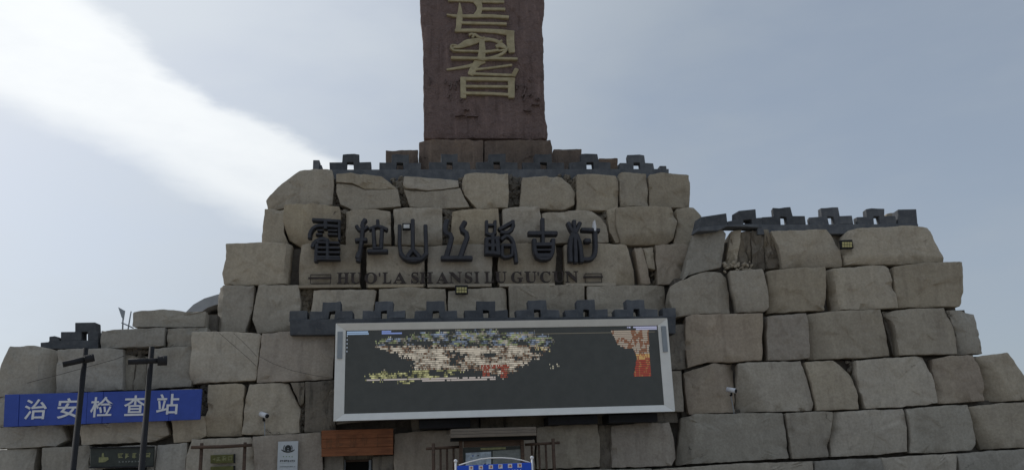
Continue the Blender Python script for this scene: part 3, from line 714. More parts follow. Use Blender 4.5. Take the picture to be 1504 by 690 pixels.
# ------------------------------------------------------------------ stele on its pedestal
SP = MAIN.deeper(5.2)
st = empty('inscribed_stele', SP.world(SP.uz(711, 205)[0], SP.uz(711, 205)[1]), 'tall red-brown stone stele with raised golden seal characters', 'stele')
stone([(616, 0), (617, 12), (617.5, 25), (620, 45), (621.5, 60), (622, 130), (622.5, 203), (711, 203.5), (804, 204), (804, 186), (801.5, 172), (799, 120), (798, 62), (796.5, 40), (798.5, 22), (799.5, 8), (798, -60), (797, -150),
       (780, -205), (730, -228), (680, -220), (628, -190), (617, -100)], SP, st, 'red', depth=1.6, amp=.06, bev=.06, tilt=.0, facets=0, name='slab', step=.10, jit=.03, grow=0)
SG = SP.deeper(-.02)
z1 = [(28, [(400, 5), (560, 8), (700, 20), (955, 24)]), ([80, 50, 50, 60], [(690, 15), (715, 70), (710, 120), (680, 165)]), (28, [(720, 96), (965, 98)]),
      ([14, 30, 34, 34, 30], [(385, 152), (470, 168), (640, 168), (800, 165), (1005, 178)]), ([12, 40, 60, 50, 46], [(512, 38), (518, 120), (512, 190), (505, 260), (495, 315)]),
      (26, [(515, 235), (700, 240), (980, 246)]), ([30, 34, 44, 60], [(470, 312), (700, 312), (900, 322), (1055, 345)]), ([70, 72, 60], [(1022, 330), (1020, 430), (1035, 525)]),
      ([16, 40, 70, 60, 40, 30, 34, 40, 30], [(430, 488), (520, 472), (580, 440), (650, 425), (730, 405), (820, 402), (900, 425), (950, 470), (985, 500)]),
      (20, [(450, 515), (560, 520), (720, 522), (900, 520), (985, 505)]), (18, [(455, 512), (422, 490), (430, 460), (470, 462), (490, 470)]),
      (22, [(610, 360), (640, 345), (655, 365), (640, 385)]), (24, [(660, 350), (700, 380), (740, 395)]), (16, [(740, 392), (760, 385)]), (18, [(920, 430), (935, 415)]),
      ([34, 40, 26], [(880, 480), (910, 465), (975, 490)]), ([46, 62, 70], [(735, 420), (740, 520), (725, 610)]), (26, [(990, 490), (960, 540), (880, 580), (760, 605)]),
      ([30, 26, 26, 24], [(430, 592), (700, 598), (900, 598), (1088, 602)]), (24, [(740, 540), (900, 515)])]
z2 = [([20, 28, 40, 50], [(385, 88), (560, 62), (680, 35), (760, -2)]), ([76, 62, 60], [(715, -10), (660, 60), (625, 132)]), (22, [(660, 88), (820, 72), (1035, 42)]),
      (26, [(610, 128), (800, 136), (1060, 146)]), (40, [(1050, 150), (1085, 85)]), (36, [(525, 182), (800, 184), (1062, 190)]), (52, [(548, 172), (550, 368)]), (60, [(1030, 182), (1032, 365)]),
      (26, [(550, 258), (1010, 262)]), (28, [(550, 326), (800, 330), (1010, 342)])]
c_ = strokes(z1, SG, .045, 'gold', st, 'golden_character', 6.832, 600, 0, .12, 1.1); strokes(z2, SG, .045, 'gold', st, 'golden_character', 6.832, 600, 90, .12, 1.1)
z0 = [(30, [(430, -60), (960, -55)]), (50, [(690, -180), (700, -60)]), (30, [(420, -180), (980, -175)]), (50, [(460, -320), (455, -180)]), (50, [(960, -320), (970, -175)]), (30, [(450, -320), (965, -318)]), (30, [(460, -250), (960, -248)])]
strokes(z0, SG, .045, 'gold', st, 'golden_character', 6.832, 600, 0, .12, 1.1)
# carved swirls on the stele
sw = []
rnd = random.Random(5)
for (X0, X1, Y0, Y1, n_) in ((180, 520, 200, 420, 9), (1090, 1330, 180, 420, 8), (200, 1330, 430, 640, 7)):
    for _ in range(n_):
        x, y = rnd.uniform(X0, X1), rnd.uniform(Y0, Y1); L = rnd.uniform(25, 70); q = rnd.uniform(-1, 1)
        horiz = Y0 >= 400
        if horiz: sw.append((rnd.uniform(4, 9), [(x, y), (x+L*.6, y+q*12), (x+L*1.2, y+rnd.uniform(-14, 14)), (x+L*1.7, y+q*10)]))
        else: sw.append((rnd.uniform(8, 13), [(x, y), (x+q*22, y-L*.5), (x+q*30+12, y-L*.2), (x+q*20, y+L*.6)]))
strokes([s_ for s_ in sw if all(150 < p[0] < 1360 for p in s_[1])], SG, .022, 'red', st, 'carved_swirls', 6.832, 600, 90, .12)['kind'] = 'stuff'
ped = empty('stele_pedestal', SP.world(SP.uz(711, 240)[0], SP.uz(711, 240)[1]), 'brown stone pedestal blocks under the red stele', 'pedestal')
SB = MAIN.deeper(4.4)
for p in ([(616, 207), (640, 205), (709, 206), (710, 268), (615, 268)], [(712, 206), (780, 205), (808, 206), (811, 215), (811, 268), (712, 268)]): stone(p, SB, ped, 'brown', depth=3, amp=.05, tilt=.3, name='pedestal_block')
S2 = MAIN.deeper(3.8)
for p in ([(567, 221), (614, 220), (614, 270), (567, 270)], [(813, 219), (854, 219), (855, 270), (813, 270)], [(880, 233), (907, 233), (908, 270), (880, 270)], [(596, 239), (618, 239), (618, 270), (596, 270)]):
    stone(p, S2, ped, 'brown', depth=2, amp=.03, tilt=.3, name='pedestal_block', facets=0)
wbox(S2.uz(440, 260)[0], S2.uz(1000, 260)[0], S2.uz(711, 262)[1]-2, S2.uz(711, 262)[1]-.3, .3, 6, S2, 'core', upw, 'terrace_floor')

# ------------------------------------------------------------------ big dark characters and the letters under them
BC = B.deeper(-.22)
sg = empty('character_sign', BC.world(BC.uz(665, 390)[0], BC.uz(665, 390)[1]), 'row of seven large dark seal-style characters on the upper wall', 'sign')
CH = [
 ('first', 6.832, 440, [(40, [(135, 95), (410, 112)]), (46, [(265, 110), (265, 185)]), (40, [(105, 280), (108, 225), (150, 165), (215, 152), (405, 165)]), (22, [(400, 100), (400, 300)]),
   (24, [(185, 205), (240, 205)]), (24, [(290, 205), (385, 207)]), (24, [(170, 243), (230, 243)]), (24, [(290, 243), (385, 245)]), (46, [(135, 370), (150, 325), (225, 282), (285, 305)]),
   (32, [(185, 325), (400, 330)]), (40, [(178, 340), (168, 515)]), (30, [(180, 378), (405, 380)]), (30, [(180, 425), (405, 427)]), (30, [(175, 470), (405, 472)]), (36, [(285, 300), (285, 490)]), (26, [(175, 493), (408, 495)])]),
 ('second', 6.832, 440, [(36, [(572, 155), (600, 198), (640, 200), (685, 165)]), (46, [(662, 92), (630, 135), (640, 190)]), (44, [(635, 180), (625, 300), (610, 400), (588, 510)]), (44, [(565, 300), (675, 295)]),
   (34, [(785, 100), (785, 165)]), (38, [(702, 190), (740, 175), (785, 158), (830, 172), (880, 195)]), (40, [(742, 190), (755, 385)]), (40, [(828, 190), (818, 385)]), (26, [(742, 380), (830, 380)]), (44, [(688, 412), (882, 410)]), (54, [(600, 430), (585, 480)])]),
 ('third', 6.832, 440, [(40, [(1005, 150), (1003, 400), (1045, 470)]), (46, [(1015, 430), (1060, 488), (1140, 506), (1220, 490), (1268, 440)]), (42, [(1263, 150), (1272, 450)]), (42, [(1135, 95), (1137, 385)]),
   (44, [(1137, 392), (1080, 468)]), (44, [(1137, 392), (1205, 468)]), (40, [(1070, 487), (1215, 487)])]),
 ('fourth', 5.785, 640, [(44, [(95, 85), (80, 140), (78, 190), (138, 212), (118, 300), (88, 395)]), (44, [(248, 98), (212, 160), (275, 205), (240, 300), (208, 395)]), (42, [(48, 405), (305, 405)])]),
 ('fifth', 5.785, 640, [(28, [(430, 90), (432, 190)]), (28, [(502, 90), (500, 190)]), (24, [(430, 125), (500, 125)]), (30, [(425, 190), (465, 212), (508, 190)]), (38, [(432, 235), (430, 375)]), (36, [(430, 245), (540, 235)]),
   (38, [(482, 210), (482, 370)]), (38, [(430, 300), (540, 298)]), (40, [(420, 358), (545, 368)]), (44, [(520, 240), (530, 360)]), (34, [(535, 165), (600, 130), (650, 102)]), (34, [(650, 92), (656, 150), (610, 195), (550, 188)]),
   (34, [(555, 250), (600, 212), (650, 250), (668, 330), (682, 445)]), (28, [(560, 300), (650, 300)]), (28, [(562, 300), (562, 390)]), (28, [(648, 300), (645, 390)]), (30, [(558, 385), (590, 405), (642, 388)])]),
 ('sixth', 5.785, 640, [(42, [(787, 195), (1025, 195)]), (34, [(905, 72), (907, 290)]), (38, [(835, 245), (838, 350), (870, 412), (960, 412), (992, 350), (994, 245)]), (40, [(840, 290), (990, 290)]), (22, [(850, 338), (985, 338)]), (42, [(855, 384), (975, 384)])]),
 ('seventh', 5.785, 640, [(34, [(1122, 105), (1145, 160), (1172, 195)]), (34, [(1172, 88), (1174, 200)]), (34, [(1222, 105), (1200, 160), (1178, 195)]), (40, [(1165, 195), (1138, 270), (1142, 435)]), (40, [(1178, 205), (1186, 442)]),
   (40, [(1190, 205), (1222, 280), (1236, 440)]), (36, [(1235, 165), (1385, 172)]), (38, [(1348, 165), (1355, 340), (1335, 402), (1290, 420), (1240, 415)]), (42, [(1262, 260), (1305, 260)])]),
]
for nm, sc, x0, sts in CH:
    o = strokes(sts, BC, .17, 'letter', sg, 'character', sc, x0, 310, .12, 1.)
o = strokes([([8, 24, 30, 24], [(1343, 88), (1345, 120), (1346, 160), (1346, 178)])], BC.deeper(-.03), .17, 'white', sg, 'stroke_tip', 5.785, 640, 310, .1); o['label'] = 'bare white tip of the last character'
BP = B.deeper(-.12)
ps = empty('letter_sign', BP.world(BP.uz(670, 408)[0], BP.uz(670, 408)[1]), 'row of small dark serif letters under the seven big characters', 'sign')
for ch, x0, x1 in (('H', 495, 513), ('U', 514, 531), ('O', 535.5, 554), ('L', 562, 575), ('A', 577.5, 597), ('S', 604, 615), ('H', 616.5, 636), ('A', 640.5, 659), ('N', 659.5, 678.5), ('S', 682.5, 694), ('I', 696.5, 704),
                   ('L', 711.5, 725), ('U', 726.5, 744), ('G', 750.5, 768), ('U', 770.5, 788), ('C', 793, 808.5), ('U', 811.5, 828.5), ('N', 830, 849)):
    cy = 408.8 - (x0-495)*.0058
    glyph(chr(0x1D400+ord(ch)-65), (x0+x1)/2, cy, x1-x0, 16.2, BP, 'letter_brown', ps, 'letter', .07, .004)
for cx in (557.5, 790.5): glyph("'", cx, 404 - (cx-495)*.0058, 2.6, 5, BP, 'letter_brown', ps, 'apostrophe', .06)
for x0, x1, y in ((453, 487, 408.5), (856.5, 885, 407)):
    pbox(x0, x1, y-1.3, y+1.3, BP, -.07, 0, 'letter_brown', ps, 'dash', .01)
    for yy in (y-5.4, y+7.6): pbox(x0+3, x1-1, yy-.35, yy+.35, BP, -.02, .05, 'letter_brown', ps, 'mounting_rail')
    for xx in (x0+3, x1-1.5): pbox(xx-.35, xx+.35, y-5, y+7.2, BP, -.018, .048, 'letter_brown', ps, 'mounting_rail')

# ------------------------------------------------------------------ screen
LP = MAIN.deeper(-.9)
cs = [LP.uz(*p) for p in ((493.5, 475), (979, 467.5), (991, 603.5), (490, 618.5))]
a0, a1 = (cs[0][0]+cs[3][0])/2, (cs[1][0]+cs[2][0])/2; zt, zb = (cs[0][1]+cs[1][1])/2, (cs[2][1]+cs[3][1])/2
sc_ = empty('led_screen', LP.world((a0+a1)/2, zb), 'wide outdoor screen in a white frame showing a partly dead picture', 'screen')
fw, fh = .285, .20
def mitre(q, name='frame_bar'):
    n = len(q); ca = sum(p[0] for p in q)/n; cz = sum(p[1] for p in q)/n
    v = [(p[0]-ca, (-.06 if i in (0, 1) else .05), p[1]-cz) for i, p in enumerate(q)] + [(p[0]-ca, .12, p[1]-cz) for p in q]
    f = [tuple(range(n)), tuple(range(2*n-1, n-1, -1))] + [(i, n+i, n+(i+1) % n, (i+1) % n) for i in range(n)]
    return link(name, v, f, 'alu', sc_, LP.world(ca, cz), 0, False, .006)
g_ = .003
mitre([(a0, zb), (a1, zb), (a1-fw, zb+fh), (a0+fw, zb+fh)]); mitre([(a1, zt), (a0, zt), (a0+fw, zt-fh), (a1-fw, zt-fh)])
mitre([(a0, zt-g_), (a0, zb+g_), (a0+fw-g_, zb+fh), (a0+fw-g_, zt-fh)]); mitre([(a1, zb+g_), (a1, zt-g_), (a1-fw+g_, zt-fh), (a1-fw+g_, zb+fh)])
wbox(a0+fw-.02, a1-fw+.02, zb+fh-.02, zt-fh+.02, .07, .11, LP, 'panel', sc_, 'display_panel')
wbox(a0+.02, a1-.02, zb+.02, zt-.02, .125, .85, LP, 'black', sc_, 'cabinet')
for s_ in (0, 1):
    x = a0+.06 if s_ == 0 else a1-.06-.14
    wbox(x, x+.14, zt-1.02, zt-.24, -.055, .02, LP, 'alu_grey', sc_, 'side_plate', .005)
for x in (a0+2.4, a1-1.9, a0+6.2): wbox(x, x+1.5, zb-.26, zb-.01, .45, 1.5, LP, 'black', sc_, 'support_beam', .02)
# picture: lit diode rows on the dark panel
rnd = random.Random(11)
def inpoly(x, y, P):
    c = False; j = len(P)-1
    for i in range(len(P)):
        if (P[i][1] > y) != (P[j][1] > y) and x < (P[j][0]-P[i][0])*(y-P[i][1])/(P[j][1]-P[i][1])+P[i][0]: c = not c
        j = i
    return c
PA = [(552, 512), (556, 501), (590, 497), (612, 489), (660, 486), (780, 487), (800, 492), (812, 500), (806, 512), (792, 524), (772, 532), (758, 546), (744, 552), (700, 546), (672, 545), (660, 553), (640, 557), (606, 560), (540, 558), (548, 546), (596, 549), (612, 545), (600, 530), (588, 520), (560, 516)]
PB = [(897, 485), (953, 484), (954, 500), (954, 518), (957, 552), (931, 553), (936, 524), (930, 512), (916, 511), (908, 507)]
HO = [(662, 521, 14, 5), (672, 527, 11, 6), (720, 522, 9, 3), (636, 548, 9, 5), (622, 504, 14, 4), (770, 541, 14, 7), (700, 553, 30, 5), (598, 538, 10, 12), (790, 516, 14, 4)]
v = []; f = []; cols = []
k0 = LP.scale(740, 540); rowh = .056; cw = .021
def lit(a, z, w_, col, h_=.042):
    b = len(v); v.extend([(a, 0, z), (a+w_, 0, z), (a+w_, 0, z+h_), (a, 0, z+h_)]); f.append((b, b+1, b+2, b+3)); cols.append(col)
def to_px(a, z):
    p = LP.world(a, z) - EYE; d = p.dot(fwd); return CX + F*p.dot(right)/d, CY - F*p.dot(up)/d
nrow = int((zt-zb-2*fh)/rowh)
for r_ in range(nrow):
    z = zb+fh+.02+r_*rowh
    a = a0+fw+.03
    while a < a1-fw-.05:
        x, y = to_px(a, z); col = None
        n1 = fbm(x*.05, y*.09, 3., 1., 3); n2 = fbm(x*.2, y*.3, 8., 1., 2)
        r1, r2 = rnd.gauss(0, 1), rnd.gauss(0, 1)
        if inpoly(x + n2*9 + r1*3.2, y + n1*6 + r2*1.1, PA):
            b_ = .27 + .55*fbm(x*.055, y*.10, 33., 1., 2) + .35*fbm(x*.22, y*.34, 41., 1., 3) + .05*r1
            if y < 508: b_ = b_*.62 + .02
            if 512 < y < 540: b_ += .14
            if any(((x-hx)/(rx+5*n2))**2 + ((y-hy)/(ry+2.5*n2))**2 < 1 for hx, hy, rx, ry in HO): b_ -= .35
            b_ = min(b_, .62); hue = fbm(x*.09, y*.2, 60., 1., 2)
            if b_ > .10:
                if y < 508: tint = (.80, .92, .52) if hue > .12 else ((.70, .86, 1.15) if hue < -.12 else (1., .95, .82))
                elif y > 544 and x < 690: tint = (.95, .95, .48)
                else: tint = (1., .91, .76) if b_ > .24 else (1., .66, .46)
                col = tuple(b_*q for q in tint)
        if 535 < y < 556 and 706 < x < 748 and (y < 542 or abs(x-714) < 5 or abs(x-740) < 5) and rnd.random() < .72: col = (.27, .07, .05)
        if 556 < y + (x-540)*.012 < 560.5 and 538 < x < 728 and n2 > -.35: col = (.46, .42, .40)
        if 534 < y < 541 and 806 < x < 820 + 10*n1 and rnd.random() < .3: col = (.40, .38, .30)
        if 508 < y < 516 and 786 < x < 808 and rnd.random() < .4: col = (.46, .40, .22)
        if inpoly(x, y, PB):
            t_ = (y-485)/68.; br_ = abs(fbm(x*.10, y*.05, 21., 1., 3))
            if t_ < .5: col = (.36, .31, .26) if br_ > .16 else (.22, .11, .07)
            elif t_ < .62: col = (.52, .34, .14) if br_ > .1 else (.3, .1, .06)
            else: col = (.28, .06, .045) if br_ > .08 else (.34, .15, .07)
        if 487 < y < 491 and (507 < x < 542 + 8*n2 or 560 < x < 590 + 10*n2): col = (.22, .30, .62) if x > 555 else (.30, .42, .60)
        if 479.5 < y < 483.5 and 928 + 10*n2 < x < 972: col = (.42, .44, .62)
        if (x < 509.5 and 492 < y < 518 or x > 968.5 and 486 < y < 512) and r_ % 2: col = (.40, .46, .56)
        if col: lit(a, z, cw*.94, col)
        a += cw
for i in range(2):                                                        # one faint lit line near the top edge
    lit(a0+fw+3.0, zt-fh-.20+i*.004, a1-a0-2*fw-3.1, (.16, .15, .12), .012)
o = link('lit_picture', v, f, 'led', sc_, LP.world(0, 0, .064))
ca_ = o.data.color_attributes.new('led', 'FLOAT_COLOR', 'CORNER')
for pi_, p in enumerate(o.data.polygons):
    for li in p.loop_indices: ca_.data[li].color = (*[max(0., x) for x in cols[pi_]], 1)

# ------------------------------------------------------------------ blue banner
BL = MAIN.deeper(-.28)
bn = empty('banner', BL.world(BL.uz(150, 620)[0], BL.uz(150, 620)[1]), 'long blue banner with five white characters on the left wing', 'banner')
bx = [0, .075, .42, .50, .84, 1.]
for i in range(5):                                                        # cloth sections, each sewn to the next
    k0, k1 = bx[i], bx[i+1] - .0015
    tp = lambda k: (7+290*k, 579-8*k); bt = lambda k: (5+289*k, 626.5-11*k)
    prism([tp(k0), tp(k1), bt(k1), bt(k0)], BL, (0, .012, .004, .014, .002)[i], .09, 'blue', bn, 'banner_section', .008)
for ch, cx, cy in (('治', 52.5, 600.5), ('安', 101, 599), ('检', 149.5, 597), ('查', 198.5, 595), ('站', 246.5, 593)): glyph(ch, cx, cy, 32.5, 30, BL, 'white', bn, 'character', .016, .012, .006)

# ------------------------------------------------------------------ lamp poles
def pole(px, py, ptop, Y, bar, label, knob):
    pl = Plane(0, Y); a, _ = pl.uz(px, py); zt_ = pl.uz(px+ (1.5 if px < 150 else 1), ptop)[1]
    o = empty('lamp_pole', (a, Y, 0), label, 'pole', 'dark poles in front of the left wing')
    tube([(a, Y, 0), (a, Y, .35), (a, Y, .36), (a, Y, zt_)], [.09, .09, .066, .052], 'black', o, 'post', 14)
    wbox(a-.16, a+.16, .001, .03, -.16, .16, pl, 'black', o, 'base_plate', .005)
    (x0, y0), (x1, y1) = bar
    A0, A1 = pl.hit(x0, y0), pl.hit(x1, y1); A0.y -= .3; A1.y -= .1
    tube([A0, A1], [.05, .055], 'black', o, 'cross_arm', 12)
    d_ = (A1-A0).normalized()
    tube([A1-d_*.12, A1+d_*.06], knob, 'black', o, 'lamp_head', 12); tube([A0-d_*.02, A0+d_*.35], .06, 'black', o, 'lamp_head', 12)
pole(116.5, 600, 511, 17.5, ((103, 537), (136, 526.5)), 'dark lamp pole crossing the second banner character', .08)
pole(215.5, 600, 509, 17.5, ((197, 533.5), (243, 530)), 'dark lamp pole crossing the fourth banner character', .10)

# ------------------------------------------------------------------ boards, signs and small things
WB = MAIN.deeper(-.25)
wbd = empty('wooden_board', WB.world(WB.uz(525, 668)[0], WB.uz(525, 668)[1]), 'red-brown wooden board with worn lettering over the doorway', 'sign')
for i, (ya, yb_) in enumerate(((0, 13), (13.25, 26), (26.25, 38.5))):
    prism([(472, 631.5+ya), (577.5, 628.5+ya), (577.5, 628.5+yb_), (472, 631.5+yb_)], WB, 0 - .004*(i % 2), .12, 'red_wood', wbd, 'plank', .012)
MT['worn'] = plain('worn_paint', (.19, .078, .036), .8, .3, 8., 0)
for i, cx in enumerate((484, 499, 519, 535, 554)): scribble(cx, 649-i*.5, 11, 20, WB, 'worn', wbd, 'worn_character', 40+i, -.006, .10)
dr = empty('doorway', MAIN.world(MAIN.uz(525, 690)[0], 0), 'dark doorway below the red-brown wooden board', 'door')
pbox(503, 546, 675, 745, MAIN.deeper(.55), .25, .3, 'void', dr, 'dark_opening', ground=True)  # near-black sheet painting the unlit inside of the door opening
for x in (503, 541.5): pbox(x, x+3.6, 674.5, 745, MAIN.deeper(.5), 0, .2, 'alu_grey', dr, 'door_frame', .01, True)
pbox(503, 546, 674.4, 677.5, MAIN.deeper(.5), .01, .19, 'brown_wood', dr, 'door_head', .01)

wsn = MAIN.deeper(-.06)
ds = empty('window_sign', wsn.world(wsn.uz(180, 688)[0], wsn.uz(180, 688)[1]), 'dark sign with a yellow pointing hand under the blue banner', 'sign')
prism([(133, 656.5), (226, 654.5), (224.5, 685), (132, 687)], wsn, 0, .1, 'green_panel', ds, 'panel', .01)
prism([(133, 656.5), (226, 654.5), (226, 656.2), (133, 658.2)], wsn, -.05, -.002, 'black', ds, 'frame_bar'); prism([(132, 685.3), (224.5, 683.3), (224.5, 685), (132, 687)], wsn, -.05, -.002, 'black', ds, 'frame_bar')
prism([(145, 678.5), (145.5, 671), (149.5, 670.5), (150, 665), (152.5, 664.5), (153, 670.5), (159, 671), (160, 674), (157, 676), (154, 678)], wsn, -.012, -.002, 'dull_yellow', ds, 'hand_symbol')
for i, cx in enumerate((177, 187, 197.5, 207, 217)): scribble(cx, 668.5-i*.2, 8, 8, wsn, 'dull_yellow', ds, 'character', 60+i, -.003, .15)
for i in range(9): scribble(176+i*4.6, 677.5-i*.1, 3, 2.4, wsn, 'notice', ds, 'small_character', 80+i, -.003, .2)
pbox(148, 212, 687, 745, MAIN.deeper(-.02), 0, .06, 'void', ds, 'dark_doorway', ground=True)  # dark doorway under the sign, its unlit depth painted near-black

fr = Plane(0, 24.2)
wf = empty('pole_frame', fr.world(fr.uz(328, 690)[0], 0), 'brown log frame with crossbar hung with a small yellow sign', 'frame')
for x, y in ((296.5, 650), (360, 649)):
    a, z = fr.uz(x, y); tube([(a, 24.2, 0), (a+.01, 24.2, z*.5), (a, 24.2, z)], [.055, .05, .045], 'brown_wood', wf, 'post')
q0, q1 = fr.hit(282, 656.5), fr.hit(371, 653); q0.y -= .08; q1.y -= .08
tube([q0, (q0+q1)/2+Vector((0, 0, -.015)), q1], [.045, .05, .045], 'brown_wood', wf, 'crossbar')
fy = Plane(0, 24.85)
for k, (yy, lab) in enumerate(((674, 'olive sign with pale yellow characters hung inside the log frame'), (691, 'lower olive sign at the picture edge inside the log frame'))):
    ys = empty('small_sign', fy.world(fy.uz(326, yy+6)[0], fy.uz(326, yy+6)[1]), lab, 'sign')
    prism([(309, yy-6.4), (343, yy-7.4), (343, yy+5), (309, yy+6)], fy, 0, .1, 'olive', ys, 'panel', .01)
    prism([(343.2, yy-8), (344.6, yy-8), (344.6, yy+5.5), (343.2, yy+5.5)], fy, -.02, .1, 'black', ys, 'edge_bar')
    if k == 0:
        glyph('◀', 314, yy-.3, 4, 4, fy, 'dull_yellow', ys, 'arrow', .006)
        for i, cx in enumerate((321, 329.5)): scribble(cx, yy-1-i*.2, 6.5, 7, fy, 'dull_yellow', ys, 'character', 95+i, -.003, .17)
        glyph('口', 338, yy-1.5, 5.5, 6, fy, 'dull_yellow', ys, 'character', .006, .02)

PQ = MAIN.deeper(-.16)
pq = empty('plaque', PQ.world(PQ.uz(422, 700)[0], PQ.uz(422, 700)[1]), 'white plaque with a dark winged emblem beside the doorway', 'plaque')
prism([(408.5, 648), (438, 647), (436.5, 700), (406.5, 701)], PQ, 0, .05, 'plaque', pq, 'panel', .006)
cx, cy = 423, 657.5
strokes([(4.2, [(-1.6, 3), (-3, 0), (-1, -2.6), (1.4, -2.6), (3.2, 0), (2, 3)]), (1.2, [(-9.5, 2.4), (-6, 5), (0, 6.4), (6, 5), (9.5, 2.2)]), (1., [(-6, 2.5), (-6.2, -2), (-4.5, -4)]), (1., [(6, 2.2), (6.2, -2), (4.5, -4)]), (1., [(-7, 3.4), (0, 5), (7, 3.4)])],
        PQ, .006, 'ink', pq, 'emblem', 1, cx, cy, -.001)
for i in range(4): glyph('★', 416.5+i*4.2, 669.6, 2.2, 2.2, PQ, 'ink_green', pq, 'star', .004)
for i in range(8): scribble(412.5+i*2.8, 676.2-i*.03, 2.5, 2.8, PQ, 'ink', pq, 'character', 120+i, 0, .18)
pbox(411.5, 432, 678.8, 679.2, PQ, -.003, .01, 'ink_grey', pq, 'rule')
for i in range(11): scribble(411.8+i*2.1, 684.5, 1.7, 1.9, PQ, 'ink_grey', pq, 'small_character', 140+i, 0, .25)

# notice board with a plank roof, picket fences either side
NB = Plane(0, 23.4)
nb = empty('notice_board', NB.world(NB.uz(724, 690)[0], 0), 'roofed wooden notice board with a pale map below the screen', 'notice board')
for i in range(3):
    y0_ = 627 + i*4.3
    prism([(661.5-i*.3, y0_+3.5), (785-i*.1, y0_), (785, y0_+4.1), (662-i*.3, y0_+7.6)], NB, -.35-.06*i, .5, 'grey_wood', nb, 'roof_plank', .01)
prism([(662, 643), (785, 640), (784, 645), (662, 647.5)], NB, -.25, .45, 'void', nb, 'shaded_underside', .01)  # shade on the roof's underside, made as a near-black strip
for x in (677.5, 768.5): pbox(x-2.6, x+2.6, 643, 745, NB, -.02, .12, 'brown_wood', nb, 'post', .01, True)
pbox(681, 766, 646, 655, NB, .02, .08, 'brown_wood', nb, 'header', .01); pbox(681, 766, 655.3, 745, NB, .05, .1, 'green_panel', nb, 'panel')
prism([(684, 664.5), (721.5, 662.5), (721.5, 705), (684, 706)], NB, .03, .045, 'map', nb, 'map'); prism([(724, 661.5), (765, 659), (765, 705), (724, 705)], NB, .03, .045, 'notice', nb, 'notice_sheet')
pbox(706, 743, 656.5, 659.5, NB, .03, .045, 'dull_yellow', nb, 'title_strip')
for i in range(7): pbox(728, 763, 663+i*2.1, 663.6+i*2.1, NB, .02, .028, 'ink_grey', nb, 'text_line')
rnd = random.Random(4)
for i in range(9):
    x, y = rnd.uniform(687, 719), rnd.uniform(667, 684); pbox(x-1.2, x+1.2, y-.7, y+.7, NB, .02, .028, rnd.choice(['ink', 'blue', 'ink_grey']), nb, 'map_mark')
def fence(x0, x1, y, xp, xs, label):
    FP = Plane(0, 23.6)
    o = empty('picket_fence', FP.world(FP.uz((x0+x1)/2, 690)[0], 0), label, 'fence', 'picket fences beside the notice board')
    r0_, r1_ = FP.hit(x0, y[0]), FP.hit(x1, y[1]); tube([r0_, r1_], .04, 'brown_wood', o, 'rail')
    r2, r3 = r0_.copy(), r1_.copy(); r2.z = r3.z = .35; tube([r2, r3], .04, 'brown_wood', o, 'rail')
    a, z = FP.uz(xp[0], xp[1]); tube([(a, 23.52, 0), (a, 23.52, z)], .048, 'brown_wood', o, 'post')
    for x in xs:
        a, z = FP.uz(x, y[0]+(y[1]-y[0])*(x-x0)/(x1-x0)); tube([(a, 23.62, .05), (a, 23.62, z+.01)], .03, 'brown_wood', o, 'picket', 8)
fence(625.5, 676, (658.5, 655.5), (636.5, 650.5), (647, 656.5, 666), 'brown picket fence left of the roofed notice board')
fence(771, 822, (652.5, 649.5), (811.5, 643.5), (781, 791.5, 801.5), 'brown picket fence right of the roofed notice board')

# blue arched sign in front
FS = Plane(0, 13.0, math.radians(1))
bs = empty('blue_sign', FS.world(FS.uz(726, 690)[0], 0), 'bright blue sign on white ball-topped posts at the bottom edge', 'sign')
for x, y in ((669.3, 678), (781.3, 673)):
    a, z = FS.uz(x, y); q = FS.world(a, 0)
    tube([(q.x, q.y, 0), (q.x, q.y, z)], .017, 'white', bs, 'post')
    bmt = bmesh.new(); bmesh.ops.create_uvsphere(bmt, u_segments=14, v_segments=10, radius=.028); me = bpy.data.meshes.new('ball_top'); bmt.to_mesh(me); bmt.free()
    link_mesh('ball_top', me, 'white', bs, (q.x, q.y, z+.015), 0, True)
a0_, z0_ = FS.uz(671.5, 683.5); a1_, z1_ = FS.uz(780, 678.5)
v = [(a0_, -.02, z0_-.75), (a1_, -.02, z1_-.75), (a1_, -.02, z1_), (a0_, -.02, z0_)]; v += [(x, .02, z) for x, _, z in v]
link('panel', v, [(0, 1, 2, 3), (7, 6, 5, 4), (0, 4, 5, 1), (1, 5, 6, 2), (2, 6, 7, 3), (3, 7, 4, 0)], 'blue2', bs, FS.o, FS.ang, False, .006)
arc = [FS.hit(*p) for p in ((674, 682.5), (690, 677.5), (706, 673.5), (720, 671.8), (737, 671.5), (752, 672.5), (766, 675), (778, 678.5))]
tube(arc, .009, 'alu', bs, 'arch_rod', 8)
for i, cx in enumerate((691.7, 706, 720.7, 734.7, 748.8, 762.8)):
    cy = 686.5 - i*.75; pbox(cx-3.1, cx+3.1, cy-3, cy+3, FS, -.03, -.022, 'white', bs, 'character_tile'); scribble(cx, cy, 3.6, 3.6, FS, 'orange', bs, 'character', 200+i, -.031, .18)
for i in range(5): scribble(748+i*4, 690.5-i*.3, 2.6, 2.6, FS, 'white', bs, 'character', 220+i, -.022, .18)

